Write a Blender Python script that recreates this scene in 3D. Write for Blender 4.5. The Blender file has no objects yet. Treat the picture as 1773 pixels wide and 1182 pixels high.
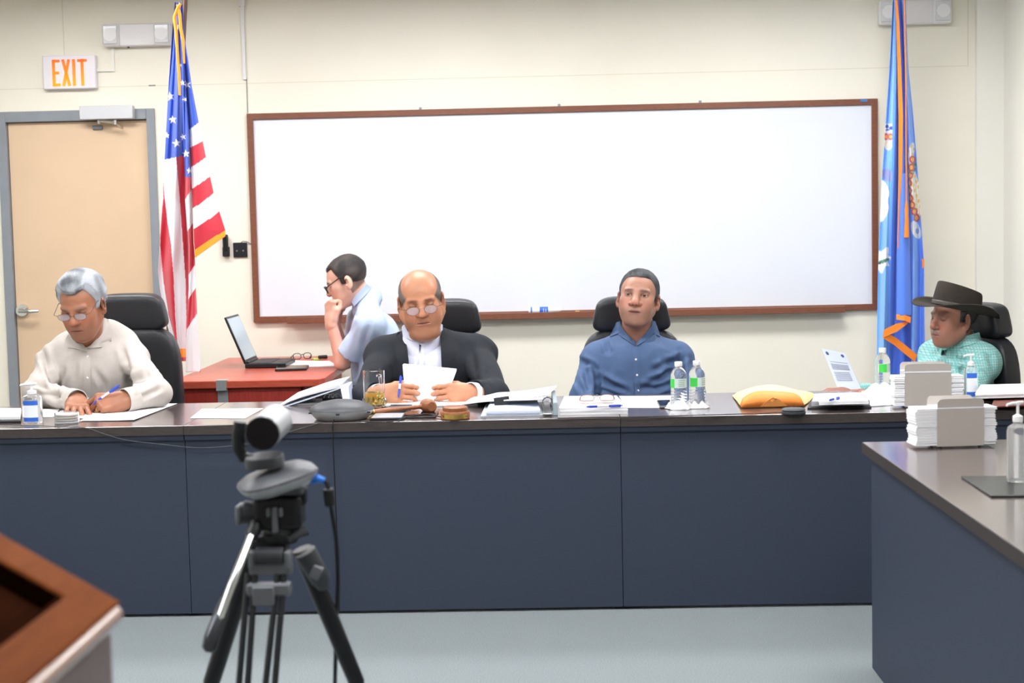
import bpy, bmesh, math, random
import numpy as np
from mathutils import Vector, Matrix, Euler
from mathutils.bvhtree import BVHTree
random.seed(7)
RNG = np.random.default_rng(11)
SC = bpy.context.scene
COL = SC.collection
PI = math.pi

# ------------------------------------------------------------------ camera model (35 mm lens on a 23.5 mm wide sensor)
FPX = 2640.0
CAM = Vector((-.2628, -5.8077, 1.4795))
_yaw, _pit, _rol = -.0249, .0743, -.0221
_fw = Vector((math.sin(_yaw)*math.cos(_pit), math.cos(_yaw)*math.cos(_pit), -math.sin(_pit)))
_rt = Vector((math.cos(_yaw), -math.sin(_yaw), 0)); _up = _rt.cross(_fw)
_r = math.cos(_rol)*_rt + math.sin(_rol)*_up
_u = -math.sin(_rol)*_rt + math.cos(_rol)*_up
def ray(px, py): return _fw + _r*((px-886.5)/FPX) - _u*((py-591)/FPX)
def atY(px, py, Y):
    d = ray(px, py); return CAM + d*((Y-CAM.y)/d.y)
def atZ(px, py, Z=.75):
    d = ray(px, py); return CAM + d*((Z-CAM.z)/d.z)
def atX(px, py, X):
    d = ray(px, py); return CAM + d*((X-CAM.x)/d.x)

# ------------------------------------------------------------------ objects
OFF = {}
def put(o, parent=None, loc=(0,0,0), rz=0.0):
    COL.objects.link(o)
    o.location = loc; o.rotation_euler = (0, 0, rz)
    if parent is not None:
        o.parent = parent
        OFF[o.name] = OFF.get(parent.name, Vector((0,0,0))) + Vector(loc)
    else:
        OFF[o.name] = Vector(loc)
    return o
def tag(o, label=None, cat=None, group=None, kind=None):
    if label: o["label"] = label
    if cat: o["category"] = cat
    if group: o["group"] = group
    if kind: o["kind"] = kind
    return o
def thing(name, label, cat, loc=(0,0,0), rz=0.0, group=None, kind=None):
    o = put(bpy.data.objects.new(name, None), None, loc, rz)
    o.empty_display_size = .05
    return tag(o, label, cat, group, kind)
def dup(root, loc=None, rz=None, label=None, group=None):
    def cp(o, par):
        c = o.copy(); COL.objects.link(c)
        if par is not None: c.parent = par
        for ch in kids.get(o.name, []): cp(ch, c)
        return c
    kids = {}
    for o in COL.objects:
        if o.parent: kids.setdefault(o.parent.name, []).append(o)
    r = cp(root, None)
    if loc is not None: r.location = loc
    if rz is not None: r.rotation_euler = (0, 0, rz)
    if label: r["label"] = label
    if group: r["group"] = group
    return r

def rot_to(d):
    d = Vector(d).normalized()
    return Vector((0,0,1)).rotation_difference(d).to_matrix()

class MB:
    def __init__(s): s.v = []; s.f = []; s.mi = []; s.cur = 0; s.uv = None
    def add(s, vs, fs, M=None):
        b = len(s.v)
        for p in vs:
            p = Vector(p)
            s.v.append(tuple(M @ p if M is not None else p))
        for f in fs: s.f.append(tuple(i+b for i in f)); s.mi.append(s.cur)
        return s
    def box(s, c, d, R=None):
        x, y, z = d[0]/2, d[1]/2, d[2]/2
        vs = [(sx*x, sy*y, sz*z) for sz in (-1,1) for sy in (-1,1) for sx in (-1,1)]
        fs = [(0,2,3,1),(4,5,7,6),(0,1,5,4),(2,6,7,3),(0,4,6,2),(1,3,7,5)]
        M = Matrix.Translation(c) @ (R.to_4x4() if R is not None else Matrix())
        return s.add(vs, fs, M)
    def bb(s, x0, x1, y0, y1, z0, z1):
        return s.box(((x0+x1)/2,(y0+y1)/2,(z0+z1)/2), (x1-x0,y1-y0,z1-z0))
    def cyl(s, a, b, r0, r1=None, n=20, cap=True):
        a, b = Vector(a), Vector(b); r1 = r0 if r1 is None else r1
        R = rot_to(b-a); vs = []; fs = []
        for c, r in ((a, r0), (b, r1)):
            for i in range(n):
                t = 2*PI*i/n; vs.append(c + R @ Vector((r*math.cos(t), r*math.sin(t), 0)))
        for i in range(n): fs.append((i, (i+1)%n, n+(i+1)%n, n+i))
        if cap: fs.append(tuple(range(n-1,-1,-1))); fs.append(tuple(range(n, 2*n)))
        return s.add(vs, fs)
    def lathe(s, prof, M=None, n=32, close=False):
        """prof: (r,z) list bottom to top"""
        vs = []; fs = []; k = len(prof)
        for r, z in prof:
            for i in range(n):
                t = 2*PI*i/n; vs.append((r*math.cos(t), r*math.sin(t), z))
        for j in range(k-1 if not close else k):
            a = j*n; b = ((j+1)%k)*n
            for i in range(n): fs.append((a+i, a+(i+1)%n, b+(i+1)%n, b+i))
        if not close:
            if prof[0][0] > 1e-6: fs.append(tuple(range(n-1,-1,-1)))
            if prof[-1][0] > 1e-6: fs.append(tuple(range((k-1)*n, k*n)))
        return s.add(vs, fs, M)
    def tube(s, pts, r, n=8, close=False, cap=True):
        pts = [Vector(p) for p in pts]; m = len(pts)
        rs = r if isinstance(r, (list, tuple)) else [r]*m
        vs = []; fs = []; N = None
        for i, p in enumerate(pts):
            t = (pts[(i+1)%m]-pts[i-1]) if close else (pts[min(i+1,m-1)]-pts[max(i-1,0)])
            if t.length < 1e-9: t = Vector((0,0,1))
            t.normalize()
            if N is None: N = t.orthogonal().normalized()
            N = (N - t*N.dot(t))
            if N.length < 1e-6: N = t.orthogonal()
            N.normalize(); B = t.cross(N)
            for k in range(n):
                a = 2*PI*k/n; vs.append(p + (N*math.cos(a)+B*math.sin(a))*rs[i])
        for i in range(m if close else m-1):
            a = i*n; b = ((i+1)%m)*n
            for k in range(n): fs.append((a+k, a+(k+1)%n, b+(k+1)%n, b+k))
        if cap and not close:
            fs.append(tuple(range(n-1,-1,-1))); fs.append(tuple(range((m-1)*n, m*n)))
        return s.add(vs, fs)
    def ell(s, c, r, R=None, nu=20, nv=12):
        vs = [(0,0,-1)]; fs = []
        for j in range(1, nv):
            ph = -PI/2+PI*j/nv
            for i in range(nu):
                t = 2*PI*i/nu; vs.append((math.cos(ph)*math.cos(t), math.cos(ph)*math.sin(t), math.sin(ph)))
        vs.append((0,0,1)); top = len(vs)-1
        for i in range(nu):
            fs.append((0, 1+(i+1)%nu, 1+i)); fs.append((top, top-nu+i, top-nu+(i+1)%nu))
        for j in range(nv-2):
            a = 1+j*nu; b = a+nu
            for i in range(nu): fs.append((a+i, a+(i+1)%nu, b+(i+1)%nu, b+i))
        M = Matrix.Translation(c) @ (R.to_4x4() if R is not None else Matrix()) @ Matrix.Diagonal((*r, 1))
        return s.add(vs, fs, M)
    def prism(s, poly, z0, z1, M=None):
        n = len(poly)
        vs = [(x,y,z0) for x,y in poly]+[(x,y,z1) for x,y in poly]
        fs = [tuple(range(n-1,-1,-1)), tuple(range(n,2*n))]
        for i in range(n): fs.append((i,(i+1)%n,n+(i+1)%n,n+i))
        return s.add(vs, fs, M)
    def grid(s, P, thick=None):
        """P: list of rows of points -> sheet (use thick= for a solid sheet along its normals)"""
        P = [[Vector(p) for p in row] for row in P]; m, n = len(P), len(P[0])
        if thick is None:
            vs = [p for row in P for p in row]
            fs = [(i*n+j, i*n+j+1, (i+1)*n+j+1, (i+1)*n+j) for i in range(m-1) for j in range(n-1)]
            return s.add(vs, fs)
        N = []
        for i in range(m):
            for j in range(n):
                a = P[i][min(j+1,n-1)]-P[i][max(j-1,0)]; b = P[min(i+1,m-1)][j]-P[max(i-1,0)][j]
                c = a.cross(b); N.append(c.normalized() if c.length > 1e-12 else Vector((0,0,1)))
        flat = [p for row in P for p in row]; K = m*n
        vs = [p+q*(thick/2) for p,q in zip(flat,N)]+[p-q*(thick/2) for p,q in zip(flat,N)]
        fs = []
        for i in range(m-1):
            for j in range(n-1):
                q = (i*n+j, i*n+j+1, (i+1)*n+j+1, (i+1)*n+j)
                fs.append(q); fs.append(tuple(K+k for k in reversed(q)))
        for j in range(n-1):
            fs.append((j+1, j, K+j, K+j+1)); a = (m-1)*n+j; fs.append((a, a+1, K+a+1, K+a))
        for i in range(m-1):
            a, b = i*n, (i+1)*n; fs.append((a, b, K+b, K+a)); a += n-1; b += n-1; fs.append((b, a, K+a, K+b))
        return s.add(vs, fs)
    def build(s, name, mats, parent=None, smooth=35, bevel=0, world=False, seg=2, loc=(0,0,0), sub=0):
        o = None
        off = OFF.get(parent.name, Vector((0,0,0))) if (parent is not None and world) else Vector((0,0,0))
        off = off + Vector(loc) if world else off
        me = bpy.data.meshes.new(name)
        me.from_pydata([(x-off.x, y-off.y, z-off.z) for x,y,z in s.v], [], s.f)
        if not isinstance(mats, (list, tuple)): mats = [mats]
        for m in mats: me.materials.append(m)
        if len(mats) > 1: me.polygons.foreach_set("material_index", s.mi)
        me.update()
        bm = bmesh.new(); bm.from_mesh(me); bmesh.ops.recalc_face_normals(bm, faces=bm.faces[:]); bm.to_mesh(me); bm.free()
        if smooth:
            me.polygons.foreach_set("use_smooth", [True]*len(me.polygons))
            if smooth < 180: me.set_sharp_from_angle(angle=math.radians(smooth))
        o = bpy.data.objects.new(name, me)
        put(o, parent, loc)
        if bevel:
            b = o.modifiers.new("Bevel", "BEVEL"); b.width = bevel; b.segments = seg; b.limit_method = 'ANGLE'; b.angle_limit = math.radians(40)
            b.harden_normals = False
        if sub:
            b = o.modifiers.new("Subdivision", "SUBSURF"); b.levels = sub; b.render_levels = sub
        return o

# ------------------------------------------------------------------ materials
def lin(c):
    def f(u):
        u /= 255.0
        return u/12.92 if u <= .04045 else ((u+.055)/1.055)**2.4
    return tuple(f(u) for u in c)
def mat(name, c, rough=.5, metal=0.0, spec=.5, var=0.0, vscale=20.0, bump=0.0, bscale=60.0, stretch=None, trans=0.0, ior=1.45,
        emit=None, estr=0.0, sheen=0.0, sss=0.0, coat=0.0, c2=None, alpha=1.0, attr=None, detail=4.0):
    m = bpy.data.materials.new(name); m.use_nodes = True
    nt = m.node_tree; N = nt.nodes; L = nt.links; B = N["Principled BSDF"]
    lc = (*lin(c), 1.0)
    B.inputs["Base Color"].default_value = lc
    B.inputs["Roughness"].default_value = rough; B.inputs["Metallic"].default_value = metal
    B.inputs["Specular IOR Level"].default_value = spec; B.inputs["IOR"].default_value = ior
    B.inputs["Transmission Weight"].default_value = trans
    B.inputs["Coat Weight"].default_value = coat; B.inputs["Coat Roughness"].default_value = .15
    if sheen: B.inputs["Sheen Weight"].default_value = sheen
    if sss:
        B.inputs["Subsurface Weight"].default_value = sss; B.inputs["Subsurface Radius"].default_value = (.012,.005,.003); B.inputs["Subsurface Scale"].default_value = 1.0
    if emit:
        B.inputs["Emission Color"].default_value = (*lin(emit),1); B.inputs["Emission Strength"].default_value = estr
    if alpha < 1: B.inputs["Alpha"].default_value = alpha
    tc = N.new("ShaderNodeTexCoord"); mp = N.new("ShaderNodeMapping")
    L.new(tc.outputs["Object"], mp.inputs["Vector"])
    if stretch: mp.inputs["Scale"].default_value = stretch
    base = None
    if attr:
        at = N.new("ShaderNodeAttribute"); at.attribute_name = attr; base = at.outputs["Color"]
        L.new(base, B.inputs["Base Color"])
    if var or c2:
        nz = N.new("ShaderNodeTexNoise"); nz.inputs["Scale"].default_value = vscale; nz.inputs["Detail"].default_value = detail
        L.new(mp.outputs[0], nz.inputs["Vector"])
        rp = N.new("ShaderNodeMapRange"); rp.inputs[1].default_value = .3; rp.inputs[2].default_value = .7
        L.new(nz.outputs["Fac"], rp.inputs[0])
        mx = N.new("ShaderNodeMix"); mx.data_type = 'RGBA'
        if base is not None:
            mx.blend_type = 'MULTIPLY'; mx.inputs[0].default_value = 1.0
            rp.inputs[3].default_value = 1-var; rp.inputs[4].default_value = 1+var
            L.new(base, mx.inputs[6]); L.new(rp.outputs[0], mx.inputs[7])
        else:
            a = tuple(u*(1-var) for u in lc[:3]); b = tuple(min(1,u*(1+var)) for u in lc[:3])
            if c2: a = lc[:3]; b = lin(c2)
            mx.inputs[6].default_value = (*a,1); mx.inputs[7].default_value = (*b,1)
            L.new(rp.outputs[0], mx.inputs[0])
        L.new(mx.outputs[2], B.inputs["Base Color"])
    if bump:
        nb = N.new("ShaderNodeTexNoise"); nb.inputs["Scale"].default_value = bscale; nb.inputs["Detail"].default_value = 5
        L.new(mp.outputs[0], nb.inputs["Vector"])
        bp = N.new("ShaderNodeBump"); bp.inputs["Strength"].default_value = bump; bp.inputs["Distance"].default_value = .004
        L.new(nb.outputs["Fac"], bp.inputs["Height"]); L.new(bp.outputs[0], B.inputs["Normal"])
    return m
M = {}
# ------------------------------------------------------------------ palette
M['wall'] = mat("cream_paint", (238,233,217), .6, var=.015, vscale=3, bump=.05, bscale=150)
M['wall2'] = mat("pale_paint", (236,234,224), .6, var=.01, vscale=3, bump=.05, bscale=150)
M['ceil'] = mat("ceiling_tile", (235,235,230), .8, bump=.2, bscale=200)
M['carpet'] = mat("grey_carpet", (114,121,123), .95, spec=.1, c2=(150,157,159), vscale=260, bump=.8, bscale=380, detail=8)
M['wood_dark'] = mat("dark_walnut", (74,62,60), .2, spec=.8, coat=.8, c2=(104,90,87), vscale=9, stretch=(1.2,14,14), bump=.03, bscale=30)
M['wood_edge'] = mat("walnut_edge", (50,44,42), .5, c2=(72,64,61), vscale=14, stretch=(3,30,60))
M['navy'] = mat("navy_laminate", (50,58,75), .6, var=.10, vscale=420, bump=.15, bscale=500)
M['seam'] = mat("dark_gap", (14,14,18), .8)
M['door'] = mat("tan_door", (219,191,158), .45, var=.03, vscale=3)
M['grey_paint'] = mat("grey_frame_paint", (138,144,150), .4, var=.05, vscale=12, bump=.06, bscale=60)
M['steel'] = mat("brushed_steel", (190,190,186), .28, 1.0)
M['chrome'] = mat("chrome", (215,215,215), .12, 1.0)
M['white_plastic'] = mat("white_plastic", (228,228,228), .4)
M['clear_lens'] = mat("clear_lens", (238,238,240), .15, trans=.25)
M['black_plastic'] = mat("black_plastic", (24,25,28), .4)
M['dgrey_plastic'] = mat("dark_grey_plastic", (66,68,72), .45)
M['mgrey_plastic'] = mat("grey_plastic", (112,115,119), .45)
M['brown_frame'] = mat("brown_wood_frame", (112,68,50), .4, c2=(134,84,62), vscale=12, stretch=(2,30,30))
M['board'] = mat("dry_erase_white", (228,231,238), .07, spec=.6)
M['paper'] = mat("white_paper", (244,244,246), .7)
M['paper2'] = mat("pale_blue_paper", (206,216,234), .7)
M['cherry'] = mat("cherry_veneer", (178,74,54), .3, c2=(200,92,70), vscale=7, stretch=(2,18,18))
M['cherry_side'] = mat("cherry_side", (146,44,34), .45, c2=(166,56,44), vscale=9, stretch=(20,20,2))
M['tape'] = mat("silver_duct_tape", (160,165,164), .35, .3)
M['leather'] = mat("black_leather", (38,39,43), .38, spec=.5, bump=.25, bscale=240)
M['lamp'] = mat("lamp_diffuser", (255,255,255), .5, emit=(252,252,255), estr=14.5)

def struct(mb, name, m, **k): return tag(mb.build(name, m, **k), kind="structure")
WY = 3.24; ZC = 2.95; XR = 2.246; XL = -5.2; YF = -17.0
m = MB().bb(XL, 4.2, YF, WY+.1, -.06, 0); struct(m, "floor", M['carpet'], smooth=0)
m = MB().bb(XL, 4.2, YF, WY+.1, ZC, ZC+.06); struct(m, "ceiling", M['ceil'], smooth=0)
# back wall with the door opening left of the flag
DX0, DX1, DZ = -3.512, -2.572, 2.23
m = MB()
m.bb(XL, DX0, WY, WY+.12, 0, ZC); m.bb(DX1, 2.3, WY, WY+.12, 0, ZC); m.bb(DX0, DX1, WY, WY+.12, DZ, ZC)
wb = struct(m, "wall_back", M['wall'], smooth=0)
m = MB()   # faint panel seams of the wall
m.bb(XL, 2.21, WY-.0012, WY+.001, 2.362, 2.365); m.bb(-3.098, -3.094, WY-.0012, WY+.001, 2.55, ZC)
m.bb(-2.022, -2.019, WY-.0012, WY+.001, 2.18, 2.36); m.bb(2.205, 2.209, WY-.0012, WY+.001, 2.37, ZC)
M['seamw'] = mat("wall_seam", (216,209,188), .7)
m.build("panel_seam", M['seamw'], wb, smooth=0)
# right: a pilaster stepping out of the back wall, then the side wall
m = MB().bb(XR, 2.44, WY-.05, WY+.1, 0, ZC); struct(m, "trim_1", M['wall2'], smooth=0)
m = MB().bb(2.40, 2.52, WY-.9, WY+.1, 0, ZC); m.bb(2.44, 4.2, WY-.06, WY+.1, 0, ZC); struct(m, "wall_right", M['wall2'], smooth=0)
m = MB().bb(4.1, 4.2, YF, WY-.06, 0, ZC); struct(m, "wall_east", M['wall'], smooth=0)
m = MB().bb(XL-.1, XL, YF, WY+.1, 0, ZC); struct(m, "wall_left", M['wall'], smooth=0)
m = MB().bb(XL-.1, 4.2, YF-.1, YF, 0, ZC); struct(m, "wall_front", M['wall'], smooth=0)
# ceiling lights: ten troffers; the two far ones are those mirrored in the whiteboard
def troffer(x, y, label):
    t = thing("ceiling_light", label, "ceiling light", (x, y, ZC-.045), 0, "ceiling lights over the meeting room")
    f = MB()
    for a in (-1,1): f.bb(-.62,.62, a*.305-.012, a*.305+.012, 0, .045); f.bb(a*.61-.012, a*.61+.012, -.3,.3, 0,.045)
    f.build("frame", M['white_plastic'], t, smooth=0)
    MB().bb(-.598,.598,-.293,.293,.012,.02).build("diffuser", M['lamp'], t, smooth=0)
    return t
LAB = "white rectangular ceiling light overhead, above the frame of the photo"
t0 = troffer(-2.9, 1.75, LAB)
for x, y in ((-.9,1.75),(1.1,1.75),(-2.9,-.7),(-.9,-.7),(1.1,-.7),(-2.9,-3.2),(-.9,-3.2),(1.1,-3.2),(-3.2,-10.9),(-2.45,-14.3),(1.2,-10.9)):
    dup(t0, (x, y, ZC-.045))

# ------------------------------------------------------------------ door
d1 = thing("door_1", None, None, (-3.02, WY, 0), kind="structure")
m = MB()
fr = .052
m.bb(DX0, DX0+fr, WY-.02, WY+.12, 0, DZ); m.bb(DX1-.048, DX1, WY-.02, WY+.12, 0, DZ); m.bb(DX0+fr+.0003, DX1-.0483, WY-.0199, WY+.12, DZ-.062, DZ)
m.bb(DX0+fr, DX0+fr+.012, WY+.035, WY+.12, 0, DZ-.06); m.bb(DX1-.06, DX1-.045, WY+.035, WY+.12, 0, DZ-.06)
m.build("frame", M['grey_paint'], d1, smooth=0, bevel=.003, world=True)
m = MB().bb(DX0+fr+.004, DX1-.052, WY+.015, WY+.06, .01, DZ-.066); lf = m.build("door_leaf", M['door'], d1, smooth=0, world=True)
hx = atY(38, 537, WY)
m = MB().cyl((hx.x, WY+.018, hx.z), (hx.x, WY-.004, hx.z), .038, .036, 28); m.cyl((hx.x, WY-.004, hx.z), (hx.x, WY-.05, hx.z), .013)
m.tube([(hx.x, WY-.05, hx.z), (hx.x+.03, WY-.056, hx.z-.002), (hx.x+.07, WY-.052, hx.z-.006), (hx.x+.115, WY-.045, hx.z-.004)], [.013,.013,.011,.009], 12)
h = m.build("door_handle", M['chrome'], d1, world=True); tag(h, "round steel rose with lever handle on the tan door")
# door closer
c = thing("door_closer", "silver box door closer with folding arm on grey door frame", "door closer", (-2.86, WY, 2.2))
a, b = atY(138,184,WY-.06), atY(231,206,WY-.06)
MB().bb(a.x, b.x, WY-.075, WY-.02, b.z+.003, a.z).build("cover", mat("silver_cover",(206,207,210),.35,.2), c, bevel=.004, world=True)
p0, p1, p2 = atY(171,209,WY-.05), atY(199,212,WY-.1), atY(212,222,WY-.01)
m = MB().cyl(p0+Vector((0,0,.012)), p0-Vector((0,0,.018)), .009); m.tube([p0, p1], .008, 8); m.tube([p1, p2], .007, 8)
m.cyl(p1+Vector((0,0,.012)), p1-Vector((0,0,.012)), .011)
m.build("arm", M['steel'], c, world=True)
p = atY(169,221,WY+.01)
MB().bb(p.x-.03, p.x+.03, WY+.0, WY+.016, p.z-.012, p.z+.012).build("bracket", M['mgrey_plastic'], c, bevel=.004, world=True)

# ------------------------------------------------------------------ exit sign
a, b = atY(74,97,WY-.03), atY(168,153,WY-.03)
e = thing("exit_sign", "white exit sign with glowing orange letters above the tan door", "exit sign", ((a.x+b.x)/2, WY, b.z))
MB().bb(a.x, b.x, WY-.045, WY, b.z, a.z).build("housing", mat("sign_white",(232,228,232),.4), e, bevel=.006, world=True)
m = MB(); LH = (a.z-b.z); x0 = a.x+.058; zt = a.z-.025; hh = .155; st = .017; gy0, gy1 = WY-.049, WY-.044
def bar(p, q, w):   # flat bar of a letter between two x,z points
    (ax,az),(bx,bz) = p, q; dx, dz = bx-ax, bz-az; l = math.hypot(dx,dz)
    m.box(((ax+bx)/2, (gy0+gy1)/2, (az+bz)/2), (l, gy1-gy0, w), Matrix.Rotation(-math.atan2(dz,dx),3,'Y'))
X = x0
bar((X+st/2,zt),(X+st/2,zt-hh),st)
for q in (0,.5,1): bar((X,zt-st/2-q*(hh-st)),(X+(.046 if q!=.5 else .04),zt-st/2-q*(hh-st)),st*.9)
X += .058; bar((X+.006,zt),(X+.042,zt-hh),st*.95); bar((X+.042,zt),(X+.006,zt-hh),st*.95)
X += .062; bar((X+st/2,zt),(X+st/2,zt-hh),st)
X += .03; bar((X,zt-st/2),(X+.056,zt-st/2),st*.9); bar((X+.028,zt),(X+.028,zt-hh),st)
def exit_mat():
    mt = mat("exit_glow", (150,60,8), .5); nt = mt.node_tree; B = nt.nodes["Principled BSDF"]
    tc = nt.nodes.new("ShaderNodeTexCoord"); sp = nt.nodes.new("ShaderNodeSeparateXYZ"); rp = nt.nodes.new("ShaderNodeValToRGB")
    nt.links.new(tc.outputs["Generated"], sp.inputs[0]); nt.links.new(sp.outputs["Z"], rp.inputs[0]); nt.links.new(rp.outputs[0], B.inputs["Emission Color"])
    rp.color_ramp.elements[0].color = (*lin((255,190,20)),1); rp.color_ramp.elements[1].color = (*lin((250,106,30)),1)
    B.inputs["Emission Strength"].default_value = .62; return mt
m.build("letters", exit_mat(), e, smooth=0, world=True)
# raceway between exit sign and emergency light
p, q, r = atY(168,122,WY), atY(197,121,WY), atY(197,82,WY)
m = MB().bb(p.x, q.x-.0082, WY-.016, WY, p.z-.008, p.z+.008); m.bb(q.x-.008, q.x+.008, WY-.016, WY, p.z-.008, r.z)
tag(m.build("cable_raceway", M['wall2'], smooth=0), "short cream L-shaped cable raceway beside the exit sign", "cable raceway", "cable raceways on the back wall")
# thin white raceway and cable above the whiteboard
p, q = atY(419.5,0,WY), atY(427,138,WY)
w = thing("cable_raceway", "thin white vertical cable raceway above whiteboard's left corner", "cable raceway", (p.x, WY, q.z), group="cable raceways on the back wall")
MB().bb(p.x-.009, p.x+.009, WY-.016, WY, q.z, ZC-.01).build("channel", M['white_plastic'], w, smooth=0, world=True)
z0 = atY(420,12,WY).z
MB().bb(p.x-.016, p.x+.016, WY-.024, WY, z0, z0+.06).build("coupling", M['white_plastic'], w, smooth=0, world=True)
MB().tube([(q.x,WY-.004,q.z+.01),(q.x,WY-.004,2.19)], .0022, 6).build("wire", M['mgrey_plastic'], w, world=True)
p = atY(264,148,WY); tag(MB().bb(p.x-.022,p.x+.018,WY-.002,WY,p.z-.004,p.z+.004).build("wall_scuff", mat("grey_scuff",(150,146,138),.8), smooth=0), "small grey scuff mark on wall right of exit sign", "scuff mark")

# ------------------------------------------------------------------ emergency lights
def emergency(ax, az, bx, bz, label):
    t = thing("emergency_light", label, "emergency light", ((ax+bx)/2, WY, bz), group="twin-head emergency lights")
    w = bx-ax; h = az-bz
    MB().bb(-w*.27, w*.27, -.06, 0, -.0, h).build("housing", mat("warm_white_plastic",(226,224,224),.4), t, bevel=.008)
    for s in (-1,1):
        hd = MB(); cx = s*w*.375
        hd.box((cx,-.045,h*.5),(w*.25,.07,h*1.0)).build("lamp_head", M['white_plastic'], t, bevel=.014, seg=3)
        l = MB().box((cx,-.084,h*.5),(w*.21,.012,h*.82)).build("lens", M['clear_lens'], t, bevel=.005)
        MB().lathe([(.012,0),(.03,.006),(.038,.012)], Matrix.Translation((cx,-.082,h*.5)) @ Matrix.Rotation(PI/2,4,'X'), 24).build("reflector", M['white_plastic'], t)
    MB().cyl((-w*.15,-.03,.0),(-w*.15,-.03,-.008),.006).build("test_button", M['black_plastic'], t)
    return t
a, b = atY(177,42,WY-.06), atY(297,78,WY-.06); emergency(a.x, a.z, b.x, b.z, "white twin-head emergency light left of the striped flag")
a, b = atY(1521,1,WY-.06), atY(1647,40,WY-.06); emergency(a.x, a.z, b.x, b.z, "white twin-head emergency light behind top of the blue flag")

# ------------------------------------------------------------------ whiteboard
bx0, bx1, bz0, bz1 = -2.0226, 1.6774, .9505, 2.185
wbd = thing("whiteboard", "long whiteboard in brown frame on the cream back wall", "whiteboard", ((bx0+bx1)/2, WY, bz0))
f = .036
m = MB().bb(bx0, bx1, WY-.028, WY, bz1-f, bz1); m.bb(bx0, bx1, WY-.028, WY, bz0, bz0+f)
m.bb(bx0, bx0+f, WY-.0285, WY, bz0, bz1); m.bb(bx1-f, bx1, WY-.0285, WY, bz0, bz1)
m.build("frame", M['brown_frame'], wbd, smooth=0, bevel=.003, world=True)
MB().bb(bx0+f, bx1-f, WY-.014, WY, bz0+f, bz1-f).build("panel", M['board'], wbd, smooth=0, world=True)
ta, tb = atY(497,556,WY-.08), atY(1463,538,WY-.08)
zt = (ta.z+tb.z)/2
m = MB().bb(ta.x, tb.x, WY-.085, WY-.02, zt+.004, zt+.014); m.bb(ta.x, tb.x, WY-.092, WY-.08, zt-.012, zt+.026)
m.build("tray", M['brown_frame'], wbd, smooth=0, bevel=.003, world=True)
p = atY(1496,174,WY-.03); MB().bb(p.x-.02,p.x+.02,WY-.031,WY-.027,p.z-.007,p.z+.007).build("badge", mat("blue_badge",(70,130,200),.4), wbd, bevel=.001, world=True)
for px, py in ((728,187),(968,180),(1212,174)):
    p = atY(px,py,WY); MB().bb(p.x-.008,p.x+.008,WY-.012,WY,bz1-.002,bz1+.014).build("hanger_clip", M['grey_paint'], wbd, smooth=0, world=True)
TRAYZ = zt+.014
# spray bottle lying on the tray, chalk
a, b = atY(915,537,WY-.055), atY(972,537,WY-.055); L = b.x-a.x; rr = .021
t = thing("cleaner_bottle", "white and blue cleaner bottle lying on the whiteboard tray", "bottle", (a.x, WY-.055, TRAYZ+rr))
Mx = Matrix.Rotation(PI/2,4,'Y')
MB().lathe([(0,0),(rr*.9,.001),(rr,.006),(rr,L*.62),(rr*.8,L*.72),(rr*.5,L*.77),(rr*.5,L*.78)], Mx, 24).build("bottle_body", M['white_plastic'], t)
MB().lathe([(rr*1.015,.013),(rr*1.015,.022)], Mx, 24).build("blue_band", mat("cleaner_blue",(30,110,200),.4), t)
lb = MB().lathe([(rr*1.015,L*.34),(rr*1.015,L*.6)], Mx, 24).build("label", mat("cleaner_label",(40,104,214),.4), t)
m = MB()
for k, z in enumerate((L*.46, L*.53)):
    for i in range(4): m.box((z, -rr*.9-.003, .009-i*.006), (.005,.003,.004))
m.build("lettering", M['white_plastic'], t, smooth=0)
MB().lathe([(rr*.55,L*.78),(rr*.6,L*.8),(rr*.42,L*.98),(rr*.3,L)], Mx, 20).build("cap", M['white_plastic'], t)
p = atY(1000,541,WY-.06)
tag(MB().tube([(p.x-.012,WY-.06,TRAYZ+.007),(p.x+.012,WY-.06,TRAYZ+.007)],.007,10).build("chalk_stub", mat("yellow_chalk",(222,178,60),.6)), "short yellow marker stub on the whiteboard tray", "chalk")
# handset holder and black wall plate
a, b = atY(384,406,WY-.03), atY(397,444,WY-.03)
t = thing("wall_handset", "black handset in wall cradle between flag and whiteboard", "handset", ((a.x+b.x)/2, WY, b.z))
w = b.x-a.x; hgt = a.z-b.z
MB().bb(-w*.5, w*.5, -.035, 0, -.0, hgt*.45).build("cradle", M['black_plastic'], t, bevel=.006)
MB().box((0,-.028,hgt*.62),(w*.8,.028,hgt*.76),Matrix.Rotation(.06,3,'X')).build("handset_body", M['black_plastic'], t, bevel=.008, seg=3)
a, b = atY(404,420,WY), atY(429,445,WY)
t = thing("wall_plate", "square black wall plate with thin cable left of whiteboard", "wall plate", ((a.x+b.x)/2, WY, b.z))
MB().bb(a.x, b.x, WY-.012, WY, b.z, a.z).build("plate", M['black_plastic'], t, bevel=.003, world=True)
for dx in (-.02,.018): MB().cyl(((a.x+b.x)/2+dx, WY-.012,(a.z+b.z)/2-.005),((a.x+b.x)/2+dx,WY-.016,(a.z+b.z)/2-.005),.005).build("jack", M['mgrey_plastic'], t, world=True)
MB().tube([(a.x+.045,WY-.008,a.z-.002),(a.x+.06,WY-.014,a.z+.008),(b.x,WY-.012,a.z+.004),(b.x+.025,WY-.008,a.z-.012)],.002,6).build("cable", M['black_plastic'], t, world=True)

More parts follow.
